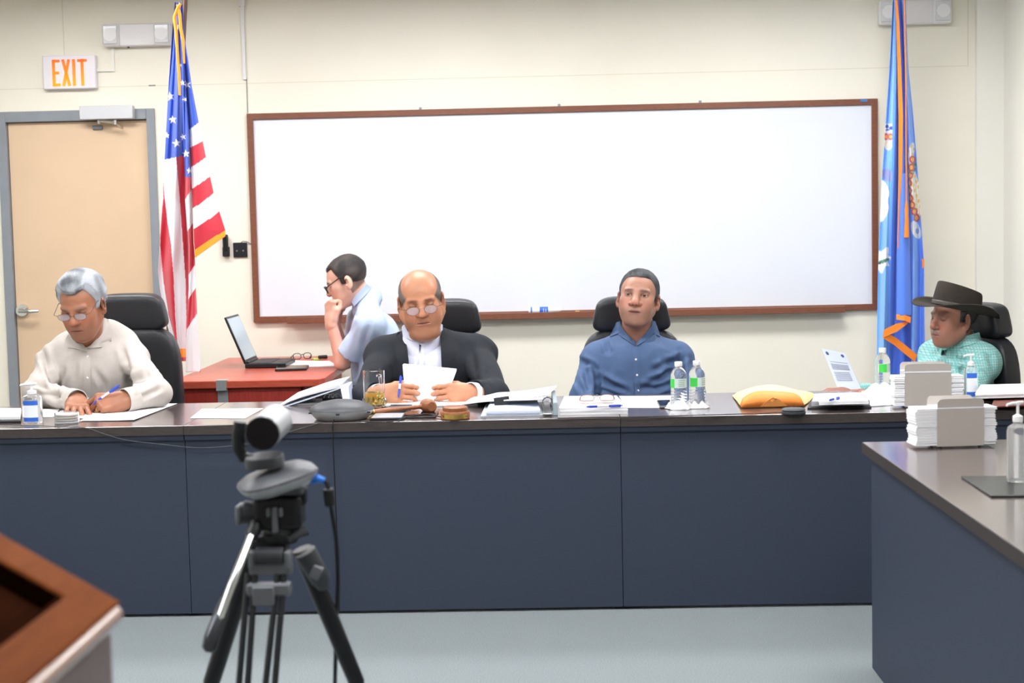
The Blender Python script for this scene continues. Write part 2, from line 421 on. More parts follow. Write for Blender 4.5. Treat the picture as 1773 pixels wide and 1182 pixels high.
# ------------------------------------------------------------------ council desks
def desk(name, x0, x1, rot, px, label, y0=0.0):
    t = thing(name, label, "desk", (px, y0, 0), rot, "dark walnut council desks with navy fronts")
    a, b = x0-px, x1-px
    MB().bb(a+.0004, b-.0004, -.02, .76, .716, .75).build("desktop", [M['wood_dark']], t, smooth=0, bevel=.002)
    MB().bb(a+.0004, b-.0004, -.0225, -.0195, .714, .7485).build("edge_band", M['wood_edge'], t, smooth=0)
    MB().bb(a+.0008, b-.0008, .0, .022, .012, .692).build("front_panel", M['navy'], t, smooth=0)
    MB().bb(a+.0008, b-.0008, -.014, .03, .692, .715).build("rail", M['navy'], t, smooth=0, bevel=.002)
    for x in (a+.02, b-.02): MB().bb(x-.014, x+.014, .03, .70, 0, .715).build("side_panel", M['navy'], t, smooth=0)
    return t
desk("council_desk", -3.40, -1.678, 0, -1.679, "walnut-topped navy desk of the grey-haired man, left end of the row")
desk("council_desk", -1.677, 0.0, 0, 0.0, "walnut-topped navy desk behind the tripod, middle of the row")
desk("council_desk", .001, 1.70, 0, 0, "walnut-topped navy desk right of the middle seam, under orange envelope")
desk("council_desk", 1.703, 2.38, 0, 1.703, "short navy desk section at the far right end of the row")
# side table coming toward the camera on the right
rt = thing("side_desk", "walnut desk with navy front running toward the camera at right", "desk", (.762, -.79, 0))
MB().bb(0, .80, -2.9, 0, .716, .75).build("desktop", M['wood_dark'], rt, smooth=0, bevel=.002)
MB().bb(-.003, 0, -2.9, 0, .714, .7485).build("edge_band", M['wood_edge'], rt, smooth=0)
MB().bb(.022, .044, -2.88, -.03, .0, .69).build("front_panel", M['navy'], rt, smooth=0)
MB().bb(.015, .05, -2.88, -.02, .69, .715).build("rail", M['navy'], rt, smooth=0, bevel=.002)
MB().bb(.044, .78, -.052, -.03, .0, .715).build("end_panel", M['navy'], rt, smooth=0)

# ------------------------------------------------------------------ red side table behind
rd = thing("cherry_table", "cherry red table with laptop against the back wall", "table", (-1.78, 2.4, 0))
TX0, TX1, TY0, TY1 = -2.17, -1.395, 1.74, 3.15
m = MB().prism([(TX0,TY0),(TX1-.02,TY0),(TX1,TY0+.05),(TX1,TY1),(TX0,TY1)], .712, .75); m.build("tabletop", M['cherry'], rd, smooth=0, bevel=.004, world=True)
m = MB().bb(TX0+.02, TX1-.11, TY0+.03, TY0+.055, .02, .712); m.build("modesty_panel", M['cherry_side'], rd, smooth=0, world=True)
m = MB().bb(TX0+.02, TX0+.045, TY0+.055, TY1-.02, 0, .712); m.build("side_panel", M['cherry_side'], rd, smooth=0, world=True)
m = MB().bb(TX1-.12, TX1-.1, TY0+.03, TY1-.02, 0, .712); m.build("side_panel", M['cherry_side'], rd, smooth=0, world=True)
p = atY(383,660,TY0)
m = MB().bb(p.x-.026, p.x+.026, TY0-.003, TY0, .70, .752); m.bb(p.x-.026, p.x+.026, TY0+.026, TY0+.03, .3, .705); m.bb(p.x-.026,p.x+.03,TY0-.002,TY0+.06,.75,.7525)
m.build("duct_tape_strip", M['tape'], rd, smooth=0, world=True)

# ------------------------------------------------------------------ lectern bottom left
_c = atZ(212,1040,1.04)
lx, ly, lz = _c.x, _c.y, 1.04
lc = thing("lectern", "orange-brown wooden lectern in the bottom left foreground corner", "lectern", (lx-.25, ly-.3, 0))
M['lect'] = mat("orange_veneer", (104,51,10), .65, spec=.05, c2=(118,60,15), vscale=6, stretch=(10,1.5,10))
M['lect_dark'] = mat("dark_well", (34,16,8), .95, spec=.0, c2=(44,21,11), vscale=6, stretch=(10,1.5,10))  # well floor and liners: darkness set by colour, the well is shallow
M['lect_side'] = mat("grey_brown_veneer", (112,96,92), .35, c2=(126,108,102), vscale=6, stretch=(10,10,1.5))
tl = math.radians(31); w = .46; dpt = .62
Rt = Matrix.Translation((lx, ly, lz)) @ Matrix.Rotation(tl, 4, 'Y')       # local -x runs up the slope, -y toward the camera
rim = .052
rf = .082
m = MB(); O_ = [(0,0),(-w,0),(-w,-dpt),(0,-dpt)]; I_ = [(-rim,-rf),(-w+rim,-rf),(-w+rim,-dpt+rim),(-rim,-dpt+rim)]
vs = [(x,y,z) for z in (0,-.03) for P4 in (O_,I_) for x,y in P4]; fs = []
for i in range(4):
    j = (i+1)%4; fs += [(i,j,4+j,4+i),(8+j,8+i,12+i,12+j),(j,i,8+i,8+j),(4+i,4+j,12+j,12+i)]
m.add(vs, fs, Rt)
m.build("rim", M['lect'], lc, smooth=0, bevel=.006, world=True, seg=3)
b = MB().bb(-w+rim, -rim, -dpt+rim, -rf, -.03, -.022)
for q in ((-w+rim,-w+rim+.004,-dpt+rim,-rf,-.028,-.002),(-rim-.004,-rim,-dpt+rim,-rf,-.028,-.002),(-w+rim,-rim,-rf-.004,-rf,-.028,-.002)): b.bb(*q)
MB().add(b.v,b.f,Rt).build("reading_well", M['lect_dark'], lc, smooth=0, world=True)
MB().tube([Rt@Vector((.0,-.014,-.016)),Rt@Vector((.0,-.3,-.016)),Rt@Vector((.0,-dpt+.014,-.016))],.0125,14).build("edge_glare", mat("edge_glare_gloss",(168,132,112),.18,coat=1.0), lc, world=True)  # added lighter tube: glare on the rounded rim edge put into its colour
m = MB().prism([(0,0),(-w*math.cos(tl)+.02,0),(-w*math.cos(tl)+.02,lz+w*math.sin(tl)-.05),(0,lz-.035)], -dpt+.01, -.01, Matrix.Translation((lx-.012,ly,0)) @ Matrix.Rotation(PI/2,4,'X') @ Matrix.Diagonal((1,1,-1,1)))
m.build("cabinet", M['lect_side'], lc, smooth=0, bevel=.004, world=True)
# ------------------------------------------------------------------ pillow shape (superquadric)
def squad(mb, c, r, e1=.35, e2=.35, R=None, taper=0.0, bow=0.0, nu=40, nv=20):
    def p(w, e): return math.copysign(abs(w)**e, w)
    vs = []; fs = []
    for j in range(nv+1):
        ph = -PI/2+PI*j/nv
        ph = max(-PI/2+.02, min(PI/2-.02, ph))
        for i in range(nu):
            t = 2*PI*i/nu
            x = p(math.cos(ph),e1)*p(math.cos(t),e2); y = p(math.cos(ph),e1)*p(math.sin(t),e2); z = p(math.sin(ph),e1)
            k = 1-taper*z
            vs.append((x*r[0]*k, y*r[1]+bow*x*x, z*r[2]))
    for j in range(nv):
        for i in range(nu): fs.append((j*nu+i, j*nu+(i+1)%nu, (j+1)*nu+(i+1)%nu, (j+1)*nu+i))
    fs.append(tuple(range(nu-1,-1,-1))); fs.append(tuple(range(nv*nu,(nv+1)*nu)))
    return mb.add(vs, fs, Matrix.Translation(c) @ (R.to_4x4() if R is not None else Matrix()))

# ------------------------------------------------------------------ executive chairs (front is -y)
def make_chair(label, loc, rz):
    t = thing("office_chair", label, "chair", loc, rz, "black leather high-back office chairs")
    squad(MB(), (0,.19,1.175), (.176,.062,.092), .45, .4, Matrix.Rotation(.06,3,'X'), taper=.10, bow=-.03).build("headrest", M['leather'], t, smooth=180)
    squad(MB(), (0,.20,.755), (.245,.06,.345), .45, .35, Matrix.Rotation(.05,3,'X'), taper=.02, bow=-.04).build("backrest", M['leather'], t, smooth=180)
    squad(MB(), (0,-.06,.455), (.25,.25,.055), .5, .45).build("seat", M['leather'], t, smooth=180)
    MB().tube([(0,.27,.4),(0,.285,.6),(0,.265,.9),(0,.245,1.12)], .022, 10).build("back_bar", M['black_plastic'], t)
    for s in (-1,1):
        MB().tube([(s*.23,.1,.42),(s*.285,.1,.46),(s*.29,.08,.6)], .016, 10).build("armrest_bracket", M['black_plastic'], t)
        squad(MB(), (s*.285,.0,.625), (.035,.13,.02), .5, .4).build("armrest", M['leather'], t, smooth=180)
    MB().cyl((0,0,.1),(0,0,.41),.028,.03,16).build("gas_lift", M['dgrey_plastic'], t)
    m = MB()
    for k in range(5):
        a = 2*PI*k/5+.3; m.tube([(0,0,.13),(.15*math.cos(a),.15*math.sin(a),.115),(.29*math.cos(a),.29*math.sin(a),.085)],[.032,.026,.018],10)
    m.build("star_base", M['black_plastic'], t)
    for k in range(5):
        a = 2*PI*k/5+.3; MB().cyl((.29*math.cos(a)-.02*math.sin(a),.29*math.sin(a)+.02*math.cos(a),.031),(.29*math.cos(a)+.02*math.sin(a),.29*math.sin(a)-.02*math.cos(a),.031),.03,n=18).build("caster", M['black_plastic'], t)
    return t
_p = atY(238,505,1.40); CH_A = (_p.x-.035, 1.20, _p.z-1.283)
_cs = {}
chA = make_chair("black leather high-back chair behind the grey-haired man", (CH_A[0],1.2,0), 0)
_p = atY(792,516,1.40); chB = dup(chA, (_p.x-.062,1.2,0), .05, "black leather high-back chair behind the man in dark suit")
_p = atY(1090,508,1.40); chC = dup(chA, (_p.x,1.2,0), -.03, "black leather high-back chair behind the man in dark blue shirt")
_p = atY(1722,541,1.25); chD = dup(chA, (_p.x-.26,1.06,0), -math.radians(62), "black leather high-back chair of the man in the hat, turned sideways")

for _c,_k in ((chA,.955),(chB,.91),(chC,.905),(chD,.865)): _c.scale = (1,1,_k)
# ------------------------------------------------------------------ flags
def interp(tab, y): return float(np.interp(y, [a for a,_ in tab], [b for _,b in tab]))
def cloth(name, panels, colour, Y0, parent, m):
    """panels: (left edge, right edge, top, bottom, depth function); edges are tables of position against height down the flag"""
    V = []; F = []; C = []
    for (L, Rr, y0, y1, dep, ns) in panels:
        nt = int((y1-y0)/1.5); b = len(V)
        for i in range(nt+1):
            y = y0+(y1-y0)*i/nt
            for j in range(ns+1):
                s = j/ns; x = interp(L,y)*(1-s)+interp(Rr,y)*s
                V.append(tuple(atY(x, y, Y0+dep(s,y)))); C.append((*lin(colour(x,y,s)),1))
        w = ns+1
        for i in range(nt):
            for j in range(ns): F.append((b+i*w+j, b+i*w+j+1, b+(i+1)*w+j+1, b+(i+1)*w+j))
    off = OFF[parent.name]
    me = bpy.data.meshes.new(name); me.from_pydata([(x-off.x,y-off.y,z-off.z) for x,y,z in V],[],F)
    ca = me.color_attributes.new("Col","FLOAT_COLOR","POINT"); ca.data.foreach_set("color", np.array(C,dtype=np.float32).ravel())
    me.polygons.foreach_set("use_smooth",[True]*len(F)); me.materials.append(m)
    o = put(bpy.data.objects.new(name, me), parent)
    sm = o.modifiers.new("Solidify","SOLIDIFY"); sm.thickness = .0015; sm.offset = 0
    return o
def star(x, y, cx, cy, r, ph=0.0):
    dx, dy = x-cx, y-cy; d = math.hypot(dx,dy)
    if d > r: return False
    a = (math.atan2(dx,-dy)+ph) % (2*PI/5); a = abs(a-PI/5)       # 0 at notch .. PI/5 at tip
    k = .382; # inner radius share
    # edge line between tip (angle PI/5, r) and notch (angle 0, k r)
    tx, ty = r*math.cos(PI/5), r*math.sin(PI/5); nx, ny = k*r, 0
    px_, py_ = d*math.cos(a), d*math.sin(a)
    return (tx-nx)*(py_-ny)-(ty-ny)*(px_-nx) >= 0
WHT, RED, BLU, GLD = (238,234,238), (206,44,62), (48,82,184), (255,166,36)
STARS = [(295,167,8,.2),(299,207,8,.1),(289,234,6,0),(306,248,8,.15),(317,237,6,.3),(322,266,7.5,.1),(328,295,6,.2),(316,143,6,.1),(324,147,7,.3),(320,172,5,.4),(309,47,5,.2),(312,113,4,.1)]
def us_left(x, y, s):
    if y > 603: return GLD if y < 618 else (200,52,66)
    lim = 276-(x-286)*.2
    if y < lim:
        for cx,cy,r,p in STARS:
            if star(x,y,cx,cy,r,p): return (250,250,252)
        return BLU
    cuts = [(270,[(250,0)]),]
    tab = [([(270,283),(300,282),(342,283),(384,278.5),(424,277),(484,283),(545,292),(586,303),(620,310)]),   # white | red
           ([(270,283.5),(300,283),(342,284.8),(384,290),(424,296.5),(484,300.5),(545,303),(586,306),(620,311)]),  # red | white
           ([(270,305),(300,307),(342,311),(384,314),(424,317),(484,321),(545,322.5),(586,322),(620,321)])]      # white | red
    c = [interp(t_,y) for t_ in tab]
    if x < c[0]: return WHT
    if x < c[1]: return RED
    if x < c[2]: return WHT
    return RED
def us_mid(x, y, s):
    q = y - (x-330)*-1.6
    edges = [300,316,352,384,440,486,520,562,606,650]
    if y < 250: 
        for cx,cy,r,p in STARS:
            if star(x,y,cx,cy,r,p): return (250,250,252)
        return BLU
    if y < 306-(x-318)*.0 and q < 322:
        for cx,cy,r,p in STARS:
            if star(x,y,cx,cy,r,p): return (250,250,252)
        return BLU
    cols = [RED,WHT,WHT,RED,RED,WHT,RED,WHT,RED,RED]
    e = [322,330,392,440,470,512,560,610,668,720]
    for k,v in enumerate(e):
        if q < v: return [RED,RED,WHT,RED,RED,WHT,RED,WHT,WHT,RED][k]
    return RED
def us_right(x, y, s):
    l = [225,256,290,327,361,397,432,446]; r = [212,244,272,305,334,365,398,409]
    for k in range(8):
        yy = l[k]*(1-s)+r[k]*s
        if y < yy:
            if k == 0:
                for cx,cy,rr_,p in STARS:
                    if star(x,y,cx,cy,rr_,p): return (250,250,252)
                return BLU
            return [WHT,RED,WHT,RED,WHT,RED,GLD][k-1]
    return GLD
M['cloth_col'] = mat("flag_cloth", (255,255,255), .75, attr="Col", bump=.06, bscale=300, sheen=.2)
fl = thing("striped_flag", "red white and blue flag with stars hanging beside the tan door", "flag", (-2.36, 2.12, 0))
FY = 2.08
cenL = [(2,307),(60,311),(100,314),(180,316),(250,318),(300,320),(342,320),(424,326),(500,327),(600,322),(645,322)]
lef = [(2,303),(60,298),(150,292),(250,286.5),(330,282.5),(420,277),(470,274),(500,277),(560,289),(620,304),(645,312)]
midR = [(2,314),(60,318),(150,322),(230,329),(300,331),(420,335),(440,337),(500,339),(560,342),(640,347),(645,347)]
rig = [(2,316),(60,318.5),(100,325),(150,332),(210,343.5),(280,358),(340,371),(398,390),(446,391)]
rigL = [(2,309),(60,312),(150,322),(230,327),(300,331),(420,336),(446,338)]
def botcut(tab): return tab
usf = cloth("flag_cloth", [
    (lef, cenL, 4, 625, lambda s,y: .03+.045*math.sin(s*5.5+y*.004)+.02*math.sin(s*13+y*.012), 70),
    (cenL, midR, 4, 644, lambda s,y: -.01-.05*math.sin(PI*s)+.015*math.sin(s*9+y*.02), 56),
    ], lambda x,y,s: us_left(x,y,s) if x < interp(cenL,y)-.001 else us_mid(x,y,s), FY, fl, M['cloth_col'])
# the hoist panel ends on a slant with its fringe: built with its own slanted rows
V=[];F=[];C=[]; ns=44; nt=280
for i in range(nt+1):
    v=i/nt
    for j in range(ns+1):
        s=j/ns; yb = 446*(1-s)+409*s; y=8+(yb-8)*v
        x=interp(rigL,min(y,446))*(1-s)+interp(rig,y)*s
        V.append(tuple(atY(x,y,FY-.05+.05*s*s+.03*math.sin(s*4+y*.01)))); C.append((*lin(us_right(x,y,s)),1))
for i in range(nt):
    for j in range(ns): a=i*(ns+1)+j; F.append((a,a+1,a+ns+2,a+ns+1))
def colmesh(name, V, F, C, parent, m, thick=.0015):
    off = OFF[parent.name]; me = bpy.data.meshes.new(name); me.from_pydata([(x-off.x,y-off.y,z-off.z) for x,y,z in V],[],F)
    ca = me.color_attributes.new("Col","FLOAT_COLOR","POINT"); ca.data.foreach_set("color", np.array(C,dtype=np.float32).ravel())
    me.polygons.foreach_set("use_smooth",[True]*len(F)); me.materials.append(m)
    o = put(bpy.data.objects.new(name, me), parent)
    sm = o.modifiers.new("Solidify","SOLIDIFY"); sm.thickness = thick; sm.offset = 0
    return o
colmesh("hoist_panel", V, F, C, fl, M['cloth_col'])
M['gold'] = mat("gold_fringe", (255,158,40), .7, bump=.5, bscale=300)
M['pole'] = mat("brown_pole", (86,56,38), .35)
p = atY(314,4,FY+.03); 
px_ = -2.37
MB().cyl((px_,FY+.15,.02),(p.x,FY+.15,p.z+.12),.013).build("pole", M['pole'], fl, world=True)
MB().lathe([(.15,0),(.15,.02),(.05,.05),(.02,.09),(.02,.12)], Matrix.Translation((px_,FY+.15,0)), 28).build("pole_base", M['gold'], fl, world=True)
P = lambda x,y,d=-.09: atY(x,y,FY+d)
MB().tube([P(313,6),P(307,16),P(302,30),P(305,55),P(307,90),P(310,130),P(311,165)],[.008,.010,.009,.009,.008,.008,.006],8).build("cord", M['gold'], fl, world=True)
MB().tube([P(307,8),P(311,25),P(313,50),P(317,70),P(319,110)],[.007,.009,.009,.008,.005],8).build("cord", M['gold'], fl, world=True)

# blue flag at the right
bf = thing("blue_flag", "light blue flag with orange fringe behind the man in the hat", "flag", (1.78, 2.85, 0))
BY = 2.86
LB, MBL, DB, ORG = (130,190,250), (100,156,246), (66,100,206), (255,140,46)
def ell2(x,y,cx,cy,rx,ry,a=0.0):
    c,s_ = math.cos(a), math.sin(a); dx,dy = x-cx,y-cy; u=(dx*c+dy*s_)/rx; v=(-dx*s_+dy*c)/ry
    return u*u+v*v
CHN = [(1580,276),(1578,290),(1575.5,304),(1574,317),(1574,330),(1576,343),(1579,355),(1583,366),(1587,377)]
def blue_col(x, y, s):
    # right emblem: white leaves, a chain of red links with gold centres, green sprig
    for cx,cy in CHN:
        e = ell2(x,y,cx,cy,5.2,6.8)
        if e < 1: return (240,176,84) if e < .33 else (196,64,66)
    if ell2(x,y,1580,292,5,14,.25) < 1: return (70,128,100) if (int(y/3)%3) else (150,190,160)
    if ell2(x,y,1578,262,5,16,.2) < 1 or ell2(x,y,1572,310,6,34,.05) < 1: return (232,238,240) if math.sin(x*.8+y*.31)+math.sin(y*.55-x*.45) < .8 else (238,196,104)
    if ell2(x,y,1585,330,8,44,-.18) < 1: return (238,240,236) if math.sin(x*.7-y*.27)+math.sin(y*.5+x*.5) < .7 else (240,200,110)
    if ell2(x,y,1586,398,8,16,-.35) < 1: return (236,240,246) if ell2(x,y,1588,400,3,5) > 1 else (130,160,220)
    # left emblem pieces
    if x < 1545:
        if 214 < y < 226: return (56,96,190) if min(ell2(x,y,1536,219,3.4,3),ell2(x,y,1543,222,3.4,3),ell2(x,y,1537,225,4,1.5)) < 1 else (240,244,250)
        if 226 < y < 231: return (240,244,250)
        if 231 < y < 242: return (248,190,96) if min(ell2(x,y,1534,237,2.6,3),ell2(x,y,1542,237,2.6,3)) < 1 else (224,92,80) if min(ell2(x,y,1534,236.5,5,5.5),ell2(x,y,1542,236.5,5,5.5)) < 1 else LB
        if 242 < y < 262 and ell2(x,y,1538,248,8,12) < 1: return (240,236,226) if int(x+y)%9 else (236,200,120)
        if ell2(x,y,1537,303,9,12,-.6) < 1: return (150,160,214)
        if ell2(x,y,1526,348,14,36,.05) < 1 and ell2(x,y,1543,348,6,10) > 1: return (244,246,250)
        if ell2(x,y,1527,450,12,20,.3)*(1+.35*math.sin(7*math.atan2(y-450,x-1527))) < 1: return (70,130,110) if ell2(x,y,1530,452,12,3,-.4) < 1 else (244,246,248)
    # bottom zigzag of the hem fringe is built as its own ribbon
    return None
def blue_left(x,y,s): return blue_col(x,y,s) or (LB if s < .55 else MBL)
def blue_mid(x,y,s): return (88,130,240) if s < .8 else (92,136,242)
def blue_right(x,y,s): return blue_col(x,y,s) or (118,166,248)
bl_l = [(0,1546),(60,1543),(120,1540),(220,1533),(310,1527),(400,1523),(470,1520.5),(560,1519),(655,1518)]
bl_c1 = [(0,1552),(120,1556),(220,1557),(330,1556),(430,1554),(545,1552),(655,1548)]
bl_c2 = [(0,1560),(120,1566),(220,1570),(330,1574),(430,1577),(545,1578),(655,1578)]
bl_r = [(0,1568),(60,1570),(120,1573),(200,1581),(300,1589),(400,1596),(460,1600),(560,1601),(655,1602)]
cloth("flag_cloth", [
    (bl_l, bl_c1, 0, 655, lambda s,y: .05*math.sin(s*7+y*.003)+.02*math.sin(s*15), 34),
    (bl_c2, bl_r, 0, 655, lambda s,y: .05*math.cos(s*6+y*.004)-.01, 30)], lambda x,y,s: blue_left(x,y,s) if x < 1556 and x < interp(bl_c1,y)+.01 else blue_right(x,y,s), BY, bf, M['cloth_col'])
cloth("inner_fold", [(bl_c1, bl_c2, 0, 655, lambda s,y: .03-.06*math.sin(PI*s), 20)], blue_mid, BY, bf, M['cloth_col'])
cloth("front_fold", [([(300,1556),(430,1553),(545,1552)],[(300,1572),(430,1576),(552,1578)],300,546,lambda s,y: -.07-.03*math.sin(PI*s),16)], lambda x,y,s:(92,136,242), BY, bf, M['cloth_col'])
M['org'] = mat("orange_fringe", (255,140,44), .7, bump=.6, bscale=260)
def ribbon(pts, w, d, name="fringe"):
    L = [[atY(x,y,BY+dd) for x,y,dd in row] for row in pts]
    return MB().grid(L, .003).build(name, M['org'], bf, world=True)
ribbon([[(1550,0,-.08),(1554,0,-.09)],[(1552,40,-.08),(1557,40,-.09)],[(1554,110,-.08),(1560,110,-.1)],[(1556,200,-.08),(1563.5,200,-.1)],[(1556,300,-.08),(1562,290,-.1)],[(1555.5,360,-.08),(1558,350,-.09)],[(1554.5,430,-.08),(1555.5,430,-.085)]],0,0)
ribbon([[(1552,544,-.08),(1552,553,-.09)],[(1566,545,-.1),(1566,555,-.11)],[(1577,549,-.09),(1576,559,-.1)]],0,0)
ribbon([[(1574,556,-.09),(1570,561,-.09)],[(1552,560,-.09),(1553,574,-.1)],[(1530,571,-.1),(1530,584,-.1)]],0,0)
ribbon([[(1530,573,-.1),(1529,585,-.1)],[(1552,585,-.08),(1548,597,-.08)],[(1570,599,-.07),(1566,612,-.07)],[(1588,614,-.06),(1584,626,-.06)]],0,0)
ribbon([[(1596,448,-.05),(1600,448,-.05)],[(1597,465,-.05),(1600,462,-.05)]],0,0)
P = lambda x,y,d=-.12: atY(x,y,BY+d)
MB().tube([P(1566,0),P(1567,60),P(1568.5,150),P(1569,260),P(1569.5,350)],.0038,8).build("cord", M['org'], bf, world=True)
MB().tube([P(1569.5,348),P(1569.5,362),P(1569.5,372),P(1570,380),P(1569.5,411)],[.005,.010,.009,.010,.014],12).build("tassel", M['org'], bf, world=True)
p = atY(1562,2,BY+.05); MB().cyl((p.x,BY+.06,.02),(p.x,BY+.06,ZC-.15),.013).build("pole", M['pole'], bf, world=True)
MB().lathe([(.15,0),(.15,.02),(.05,.05),(.02,.09),(.02,.12)], Matrix.Translation((p.x,BY+.06,0)), 28).build("pole_base", M['gold'], bf, world=True)

# ------------------------------------------------------------------ tripod with conference camera
TY = -2.9
T = lambda x,y,d=0.0: atY(x,y,TY+d)
S = 1/ (FPX/ (TY-CAM.y))        # metres per photo pixel at the tripod
tc = T(478,930); tp = thing("tripod", "black video tripod with fluid head standing on the grey carpet", "tripod", (tc.x, TY, 0))
m = MB(); a = T(440,848); b = T(520,912)
m.box(T(484,884), (84*S,.07,62*S)); m.build("fluid_head", M['black_plastic'], tp, bevel=.012, seg=3, world=True)
for px,y0,y1,w_ in ((476,878,922,9),(465,879,894,6),(486,879,894,6)):
    MB().box(T(px,(y0+y1)/2,-.038),(w_*S,.012,(y1-y0)*S)).build("pan_bracket", M['mgrey_plastic'], tp, bevel=.002, world=True)
MB().box(T(484,846),(92*S,.08,12*S)).build("quick_release_plate", M['dgrey_plastic'], tp, bevel=.004, world=True)
m = MB().cyl(T(445,889),T(421,887),.021,.024,22); m.build("drag_knob", M['dgrey_plastic'], tp, world=True, bevel=.003)
m = MB().box(T(416,889),(10*S,.05,34*S)); m.build("drag_knob_grip", M['mgrey_plastic'], tp, bevel=.004, world=True)
MB().cyl(T(488,905),T(488,925),.03,.034,24).build("neck", M['dgrey_plastic'], tp, world=True)
MB().cyl(T(486,920),T(486,938),.037,.034,28).build("bowl", M['black_plastic'], tp, world=True, bevel=.004)
MB().tube([T(500,934,-.03),T(515,926,-.03),T(530,918,-.02)],[.007,.007,.011],10).build("bowl_lever", M['dgrey_plastic'], tp, world=True)
m = MB().box(T(524,858,.0),(14*S,.03,32*S)); m.build("plate_lever", M['black_plastic'], tp, bevel=.005, world=True)
# crown and legs
m = MB().cyl(T(436,950,-.005),T(498,950,-.005),.026,n=24); m.build("hinge_barrel", M['black_plastic'], tp, bevel=.004, world=True)
MB().cyl(T(443,962,-.035),T(491,962,-.035),.017,n=24).build("hinge_pin", M['dgrey_plastic'], tp, bevel=.003, world=True)
for px in (437,499): MB().box(T(px,968,-.035),(11*S,.03,32*S)).build("hinge_cheek", M['mgrey_plastic'], tp, bevel=.004, world=True)
MB().box(T(469,984,-.035),(74*S,.024,21*S)).build("hinge_bracket", M['mgrey_plastic'], tp, bevel=.004, world=True)
MB().box(T(466,1019,-.05),(76*S,.03,22*S)).build("tube_bracket", M['mgrey_plastic'], tp, bevel=.004, world=True)
MB().box(T(456,1032,-.07),(38*S,.008,34*S)).build("lock_plate", M['mgrey_plastic'], tp, bevel=.003, world=True)
def leg(p0, p1, r0, r1, name="leg"):
    d = (p1-p0); foot = p0 + d*((p0.z-.012)/(p0.z-p1.z))
    o = MB(); o.tube([p0, p1], [r0, r1], 14); o.tube([p1, foot], [r1*.85, r1*.7], 14)
    g = o.build(name, M['black_plastic'], tp, world=True)
    MB().ell(foot, (.016,.016,.014)).build("rubber_foot", M['dgrey_plastic'], g, world=True)
    return g
g = leg(T(522,950,.01), T(618,1182,.05), .019, .016)
MB().tube([T(528,955,-.012),T(556,1003,.0),T(560,1014,.01)],[.022,.02,.014],12).build("leg_clamp", M['dgrey_plastic'], g, world=True)
MB().box(T(548,990,-.02),(18*S,.02,24*S),Matrix.Rotation(.5,3,'Y')).build("clamp_lever", M['mgrey_plastic'], g, bevel=.003, world=True)
leg(T(437,955,.01), T(366,1182,.05), .019, .017)
for x0,x1 in ((430,414),(442,429),(481,460),(492,476)):
    a_, b_ = T(x0,992,-.04), T(x1,1182,-.13); d_ = b_-a_; f_ = a_+d_*((a_.z-.012)/(a_.z-b_.z))
    l_ = MB().tube([a_, f_],[.0062,.0062],10).build("leg_tube", M['black_plastic'], tp, world=True)
    MB().ell(f_,(.012,.012,.012)).build("rubber_foot", M['dgrey_plastic'], l_, world=True)
h = MB().tube([T(441,912,-.03),T(436,925,-.05),T(400,1016,-.12),T(368,1105,-.2)],[.008,.0085,.0085,.0085],12).build("pan_handle", M['chrome'], tp, world=True)
MB().tube([T(443,905,-.03),T(440,917,-.04),T(434,930,-.05)],[.012,.014,.012],12).build("handle_clamp", M['black_plastic'], h, world=True)
m = MB(); m.tube([T(392,1036,-.135),T(384,1058,-.15),T(366,1105,-.2),T(362,1122,-.205),T(361,1129,-.207)],[.011,.0135,.0145,.0135,.006],14)
m.build("handle_grip", mat("grip_metal",(70,72,76),.25,.7), h, world=True)
# conference camera on top
cc = thing("conference_camera", "silver and black pan-tilt conference camera on top of the tripod", "camera", (T(480,830).x, TY, T(480,838).z))
c0 = T(480,826); Rz = Matrix.Rotation(math.radians(14),3,'Y')@Matrix.Rotation(math.radians(8),3,'X')
M['silver_pl'] = mat("silver_plastic",(176,178,178),.35,.3)
def slab(mb, c, rx, ry, prof, R, e=.62):
    vs=[];fs=[];n=48
    for k,(s_,z) in enumerate(prof):
        for i in range(n):
            t=2*PI*i/n; f=lambda w: math.copysign(abs(w)**e,w)
            vs.append((rx*s_*f(math.cos(t)),ry*s_*f(math.sin(t)),z))
    for k in range(len(prof)-1):
        for i in range(n): fs.append((k*n+i,k*n+(i+1)%n,(k+1)*n+(i+1)%n,(k+1)*n+i))
    fs.append(tuple(range(n-1,-1,-1))); fs.append(tuple(range((len(prof)-1)*n,len(prof)*n)))
    return mb.add(vs,fs,Matrix.Translation(c)@R.to_4x4())
Rb = Matrix.Rotation(math.radians(-12),3,'Y')@Matrix.Rotation(math.radians(7),3,'X')@Matrix.Rotation(math.radians(20),3,'Z')
slab(MB(), c0+Vector((0,0,-.0)), 70*S, 62*S, [(.55,-.026),(.8,-.02),(.96,-.008),(1,-.001)], Rb).build("base_shell", M['silver_pl'], cc, world=True)
slab(MB(), c0+Vector((0,0,0)), 69.5*S, 61.5*S, [(1,-.001),(.985,.003),(.8,.012),(.5,.018),(.2,.02)], Rb).build("base_cover", M['dgrey_plastic'], cc, world=True)
n0 = T(458,795,-.01)
slab(MB(), n0, 34*S, 30*S, [(1,-.012),(1,.004),(.94,.008)], Matrix.Rotation(math.radians(-4),3,'Y')@Matrix.Rotation(.12,3,'X'), .8).build("swivel_foot", M['dgrey_plastic'], cc, world=True)
m = MB(); w=.034
m.tube([T(440,795,-.0),T(422,792,-.0),T(414,778,-.0),T(413,752,-.0),T(416,730,.0)],[.010,.012,.0125,.0125,.0125],18); m.build("yoke_arm", M['black_plastic'], cc, world=True)
e0, e1 = T(454,750,-.05), T(479,727,.075)
ax = (e1-e0).normalized()
o = MB().cyl(e0+ax*.004, e1, 30.5*S, 29.5*S, 40); o.build("lens_barrel", M['silver_pl'], cc, world=True, bevel=.006, seg=3)
